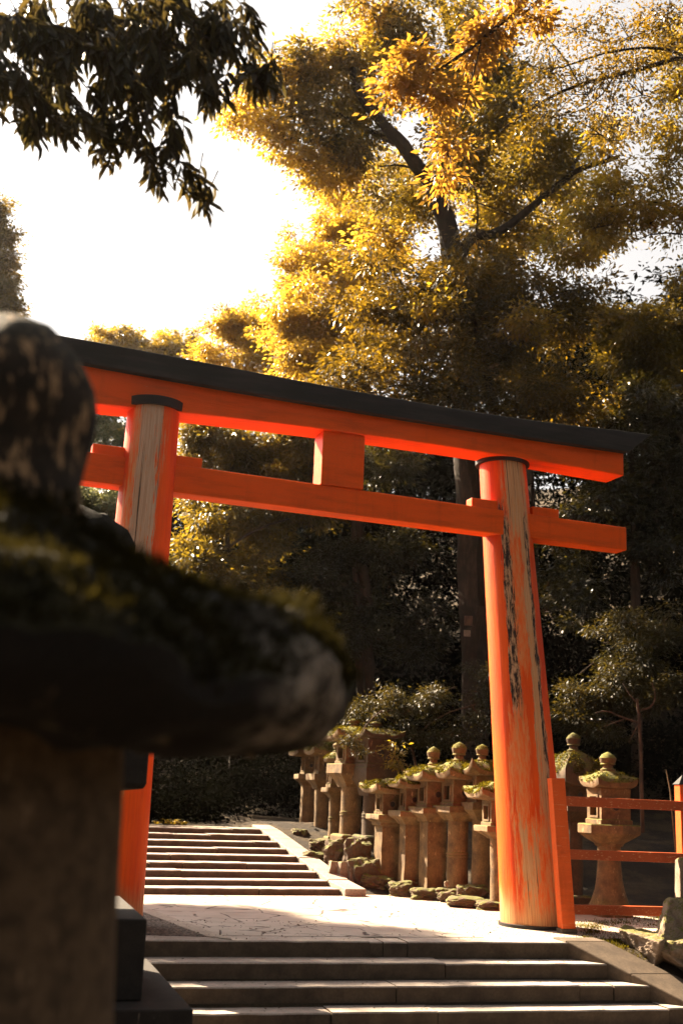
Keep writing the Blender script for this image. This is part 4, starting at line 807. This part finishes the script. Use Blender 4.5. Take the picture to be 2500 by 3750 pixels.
tree('fine_leaved_shrub', 'fine-leaved shrub arching over the lanterns left of the right pillar', 'shrub',
     [(1340, 2620, Y, 90, 90, .6, 1800), (1480, 2600, Y, 140, 80, .7, 1700), (1600, 2570, Y, 130, 80, .7, 1400), (1750, 2600, Y, 120, 100, .7, 1500), (1420, 2530, Y, 60, 50, .5, 400), (1400, 2700, Y, 120, 60, .6, 1600), (1560, 2690, Y, 160, 70, .7, 2200), (1780, 2480, Y, 80, 90, .6, 1200)],
     [([(1540, 3000), (1530, 2850), (1500, 2700), (1420, 2620), (1340, 2590)], Y, 14, 5, 6), ([(1500, 2720), (1600, 2620), (1740, 2580)], Y, 9, 4, 6)], 'shrub', .06, bark='twig', tw=2, Yt=Y, base=(at(1540, 2950, Y)[0], Y, tz(at(1540, 2950, Y)[0], Y)), spray=.17)
Y = 18.4
tree('lit_sprig', 'small sprig of yellow-green leaves lit between the two lantern groups', 'shrub', [(1450, 2775, Y, 26, 42, .12, 90), (1430, 2740, Y, 22, 22, .1, 50), (1462, 2805, Y, 18, 24, .1, 50)], [([(1470, 2960), (1465, 2860), (1450, 2780), (1430, 2735)], Y, 5, 2, 5)], 'gold', .075, bark='twig', Yt=Y, base=(at(1470, 2950, Y)[0], Y, tz(at(1470, 2950, Y)[0], Y)), per=10, spray=.12)
Y = 18.2
tree('lantern_ivy', 'leafy spray drooping over the front of the tallest lantern', 'shrub', [(1290, 2725, Y, 30, 32, .12, 200), (1330, 2760, Y, 30, 16, .12, 100), (1280, 2690, Y, 26, 20, .1, 100)], [([(1400, 2600), (1350, 2640), (1310, 2700), (1290, 2750)], Y, 5, 2, 5)], 'shrub', .05, bark='twig', Yt=Y, base=tuple(at(1400, 2600, Y)), per=14, spray=.12)
# bare trunks in the shade of the wood
b = MB(); limb(b, [(1345, 3000), (1345, 2750), (1350, 2560), (1340, 2200), (1300, 1850), (1280, 1600)], 25.2, 74, 40, 10); t = empty('dim_tree', (0, 25.2, 0), 0, 'broad dim tree trunk just right of the foreground roof edge', 'tree'); b.v = [(v[0], v[1] - 25.2, v[2]) for v in b.v]; b.build('trunk', M['bark'], t, smooth=True)

for i, (x0, y0, x1, y1, lb) in enumerate(((1699, 2256, 1730, 2290, 'small pale-edged plate fixed high on the main trunk'), (1697, 2308, 1722, 2330, 'smaller brown plate fixed below the other on the main trunk'))):
    Z = 23.35; a, c = at(x0, y1, Z), at(x1, y0, Z); b = MB(); b.box(0, c[0] - a[0], 0, .03, 0, c[2] - a[2]); o = b.build('trunk_plate', M['slab'] if i else M['twig'], bev=.004); o.location = a; tag(o, lb, 'plate', 'plates on the main trunk')
b = MB(); a, c = Vector(at(2452, 2893, 15.)), Vector(at(2437, 2818, 15.)); low_ = Vector((a.x + .12, 15., -.3)); b.tube([low_ - low_, a - low_, c - low_], [.012, .010, .006], 6); o = b.build('bare_stick', M['lantern'], smooth=True); o.location = low_; tag(o, 'thin pale bare stick standing in the dark behind the fence', 'stick')
# undergrowth and the far wood: masses nobody could count
cl = []
for i in range(150):
    x = RNG.uniform(-15, 17); y = RNG.uniform(27, 40) if x > -3 else RNG.uniform(31, 44); 
    if x < -9: continue
    hz = 1.5 + 11 * sstep(-5, 3, x) * RNG.random() if x > -5 else RNG.uniform(.5, 4)
    cl.append(((x, y, tz(x, y) + hz * .8), (2.4, 2.0, 1.7), 1500))
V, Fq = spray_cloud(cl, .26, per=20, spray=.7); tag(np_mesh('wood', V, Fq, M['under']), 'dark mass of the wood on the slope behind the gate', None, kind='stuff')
cl = []
for i in range(90):
    x = RNG.uniform(-6, 9); y = RNG.uniform(22.8, 27); cl.append(((x, y, tz(x, y) + RNG.uniform(.1, 1.3)), (1.0, .8, .7), 700))
for i in range(46):
    p = along(C0, E2, N2, RNG.uniform(-4.5, 1.7), RNG.uniform(4.7, 6.2)); cl.append(((p[0], p[1], .75 + RNG.uniform(-.1, .9)), (.8, .5, .6), 600))
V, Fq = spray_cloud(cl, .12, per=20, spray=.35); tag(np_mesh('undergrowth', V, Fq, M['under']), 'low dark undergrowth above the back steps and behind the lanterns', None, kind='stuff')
# ferns at the head of the back stairs
Y = 20.6
for i, (x, y, w, lb) in enumerate(((585, 2985, 24, 'leftmost lit fern at the head of the steps'), (625, 2975, 34, 'largest lit fern at the head of the steps'), (665, 2975, 22, 'rightmost lit fern at the head of the steps'))):
    P = at(x, 3024, Y); t = empty('fern', tuple(P), 0, lb, 'fern', 'ferns at the head of the steps'); fr = []
    for k in range(7):
        a = k * .9 + i; d = np.array([math.cos(a), math.sin(a), 0]); q = np.linspace(.1, 1, 9)[:, None]; R_ = w * Y / F * 1.2
        C = d * q * R_ + np.array([0, 0, 1]) * (q * 1.4 - q ** 2 * .9) * R_; sd = np.array([-d[1], d[0], 0])
        for sg in (-1, 1): fr.append(leaves(C, np.broadcast_to(sd * sg + d * .4, C.shape), .07 * (1.1 - q[:, 0]) + .02, wr=.35))
    V, Fq = join_np(fr); np_mesh('fronds', V, Fq, M['gold'], t)

# out-of-frame tree on the left whose crown drops shade over the left half of the court
ST = np.array([-.95 - 17.3 * math.sin(math.radians(SUN_AZ)), 13.2 + 17.3 * math.cos(math.radians(SUN_AZ)), 13.5]); sx_, sy_ = px_of(ST); SY = float(ST[1])
tree('shade_tree', 'tall leafy tree beyond the left edge shading the court', 'tree', [(sx_, sy_, SY, 1.55 / SY * F, 1.5 / SY * F, 1.6, 9000)], [([(sx_, 2900), (sx_, 2000), (sx_, sy_)], SY, 60, 20, 8)], 'dark', .2, Yt=SY, base=(ST[0], SY, 0))
# unseen tree added at the left so its crown shades the near lanterns
c_ = np.array([-5.2, 8.5, 5.2]); bx, by = px_of(c_)
tree('added_shade_tree', 'unseen leafy tree added at the left to shade the near lanterns', 'tree', [(bx, by, 8.5, 1.5 / 8.5 * F, 1.3 / 8.5 * F, 2.9, 9000)], [([(bx, 3300), (bx, by + 300), (bx, by)], 8.5, 90, 30, 8)], 'dark', .14, Yt=8.5, base=(c_[0], 8.5, tz(c_[0], 8.5)))
# the wood the path runs through, on both sides of and behind the viewer
cl = []
for i in range(150):
    q = RNG.random()
    if q < .5: x, y = RNG.uniform(-16, 16), RNG.uniform(-16, -5)
    elif q < .78: x, y = RNG.uniform(7.5, 15), RNG.uniform(-6, 16)
    else: x, y = RNG.uniform(-16, -7.5), RNG.uniform(-6, 8)
    cl.append(((x, y, RNG.uniform(.5, 13)), (2.6, 2.2, 2.0), 620))
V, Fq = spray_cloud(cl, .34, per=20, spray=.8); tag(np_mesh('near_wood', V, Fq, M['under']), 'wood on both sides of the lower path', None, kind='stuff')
# overhanging bough in the upper left, large lance leaves
Y = 6.2
nc = [(60, 120, 150, 130), (230, 90, 160, 130), (420, 120, 160, 120), (600, 90, 130, 120), (120, 300, 130, 80), (300, 260, 150, 110), (480, 270, 140, 100), (640, 250, 130, 80), (760, 130, 80, 90), (180, 430, 110, 70), (330, 400, 110, 80), (430, 470, 80, 70), (560, 380, 90, 70), (-60, 300, 100, 120), (-100, 100, 120, 160), (760, 300, 70, 50), (550, 560, 70, 60), (620, 640, 70, 50), (400, 560, 50, 40), (640, 500, 60, 40), (130, 480, 60, 50), (880, 270, 60, 40), (700, 20, 120, 50), (950, 300, 30, 30), (690, 670, 45, 40), (740, 720, 30, 20), (540, 200, 160, 120), (820, 180, 60, 60), (720, 230, 90, 80), (840, 60, 90, 40), (900, 130, 40, 40), (790, 340, 60, 40), (1000, 260, 25, 20)]
t = empty('overhanging_bough', tuple(at(-900, 3300, Y)), 0, 'dark leafy bough with long pointed leaves hanging into the upper left corner', 'tree'); root = np.array(t.location); parts = []; b = MB()
for (x, y, rx, ry) in nc:
    s = Y / F; k = max(4, int(rx * ry / 440))
    for _ in range(k):
        a = RNG.uniform(0, 6.283); q = math.sqrt(RNG.random()); Yc = Y + RNG.uniform(-.5, .5) * (1 if rx > 80 else .3)
        qx, qy = x + rx * q * math.cos(a), y + ry * q * math.sin(a) * .9
        if mnoise.noise(Vector((qx / 75, qy / 60, 3.3))) < -.24: continue
        c = at(qx, qy, Yc); m = RNG.integers(6, 10); ax = unit(np.array([RNG.normal() * .5 + .25, RNG.normal() * .4, -.75]))
        st = c - ax * .10; P_ = st + ax * np.linspace(.02, .16, m)[:, None]; ang = np.arange(m) * 2.4; s1 = unit(np.cross(ax, [0, 1., .2])); s2 = np.cross(ax, s1)
        A_ = ax * .9 + (s1 * np.cos(ang)[:, None] + s2 * np.sin(ang)[:, None]) * .75 + np.array([0, 0, -.25]); parts.append(leaves(P_, A_, .118 * RNG.uniform(.75, 1.15, m), wr=.33, fold=.2, lance=True, nrm=np.broadcast_to(np.array([.1, -.6, .8]), P_.shape)))
        b.tube([Vector(st - ax * .06 - root), Vector(c + ax * .06 - root)], [.004, .002], 5)
V, Fq = join_np(parts); np_mesh('leaves', V - root, Fq, M['near'], t)
for L in ([(-900, 3300), (-950, 1500), (-800, 300), (-400, 60), (0, 60), (300, 120), (520, 190), (640, 240)], [(0, 60), (150, 250), (300, 400), (450, 520), (600, 640), (640, 700)], [(300, 120), (500, 60), (700, 80), (900, 250), (960, 310)], [(-400, 60), (-100, 300), (120, 440)], [(250, 10), (330, 150), (420, 260), (500, 380)]):
    bb = MB(); limb(bb, L, Y, 90 if L[0][0] == -900 else 14, 8 if L[0][0] == -900 else 4, 8); b.add([Vector(v) - Vector(root) for v in bb.v], bb.f)
b.build('branch', M['bark'], t, smooth=True)

# litter: fallen leaves on steps and court, moss and grass tufts beside the kerb
P_ = []
for _ in range(420):
    r_ = RNG.random()
    if r_ < .45: p = along(A0, E1, N1, RNG.uniform(-.1, 1.9), RNG.uniform(-1.6, -.02)); z = .016
    elif r_ < .75: k = RNG.integers(1, 4); p = along(A0, E1, N1, RNG.uniform(0, 4), .35 * k - RNG.uniform(.02, .3)); z = -.15 * k + .005
    else: p = gr(RNG.uniform(1350, 1850), RNG.uniform(3290, 3440)); z = .006
    P_.append((p[0], p[1], z))
P_ = np.array(P_); A_ = RNG.normal(size=P_.shape) * [1, 1, .15]; V, Fq = leaves(P_, A_, RNG.uniform(.015, .035, len(P_)), wr=.6, fold=.3, nrm=np.broadcast_to(np.array([0, 0, 1.]), P_.shape))
tag(np_mesh('leaf_litter', V, Fq, M['twig']), 'small dry leaves and droppings scattered on the steps and court', None, kind='stuff')
pts = []
for _ in range(9000):
    c = random.choice(((2180, 3400, 60, 14), (2260, 3385, 70, 10), (2380, 3385, 70, 14), (2160, 3430, 30, 16), (2330, 3500, 60, 30), (2230, 3450, 60, 20)))
    p = gr(RNG.normal(c[0], c[2] * .6), RNG.normal(c[1], c[3] * .7), -.03)
    if tz(p[0], p[1]) < -.16: continue
    pts.append((p[0], p[1], max(tz(p[0], p[1]), -.5) + .005))
V, Fq = leaves(np.array(pts), unit(RNG.normal(size=(len(pts), 3)) * .5 + [0, 0, .8]), .035 * (.5 + RNG.random(len(pts))), wr=.25)
tag(np_mesh('moss_patches', V, Fq, M['mossf']), 'yellow moss and short grass beside the front kerb', None, kind='stuff')

# thin warm volume added for a glow and lifted blacks
b = MB(); b.box(-60, 60, -25, 75, -3, 34); hz = b.build('added_haze_volume', bpy.data.materials.new('added_haze')); hm = hz.data.materials[0]; hm.use_nodes = True; n = hm.node_tree.nodes; n.clear()
pv_ = n.new('ShaderNodeVolumePrincipled'); pv_.inputs['Color'].default_value = (1., .93, .84, 1); pv_.inputs['Density'].default_value = .00012; pv_.inputs['Anisotropy'].default_value = .7
ou = n.new('ShaderNodeOutputMaterial'); hm.node_tree.links.new(pv_.outputs[0], ou.inputs['Volume']); tag(hz, 'thin warm volume added for a glow and lifted blacks', None, kind='stuff')
cy.volume_bounces = 0
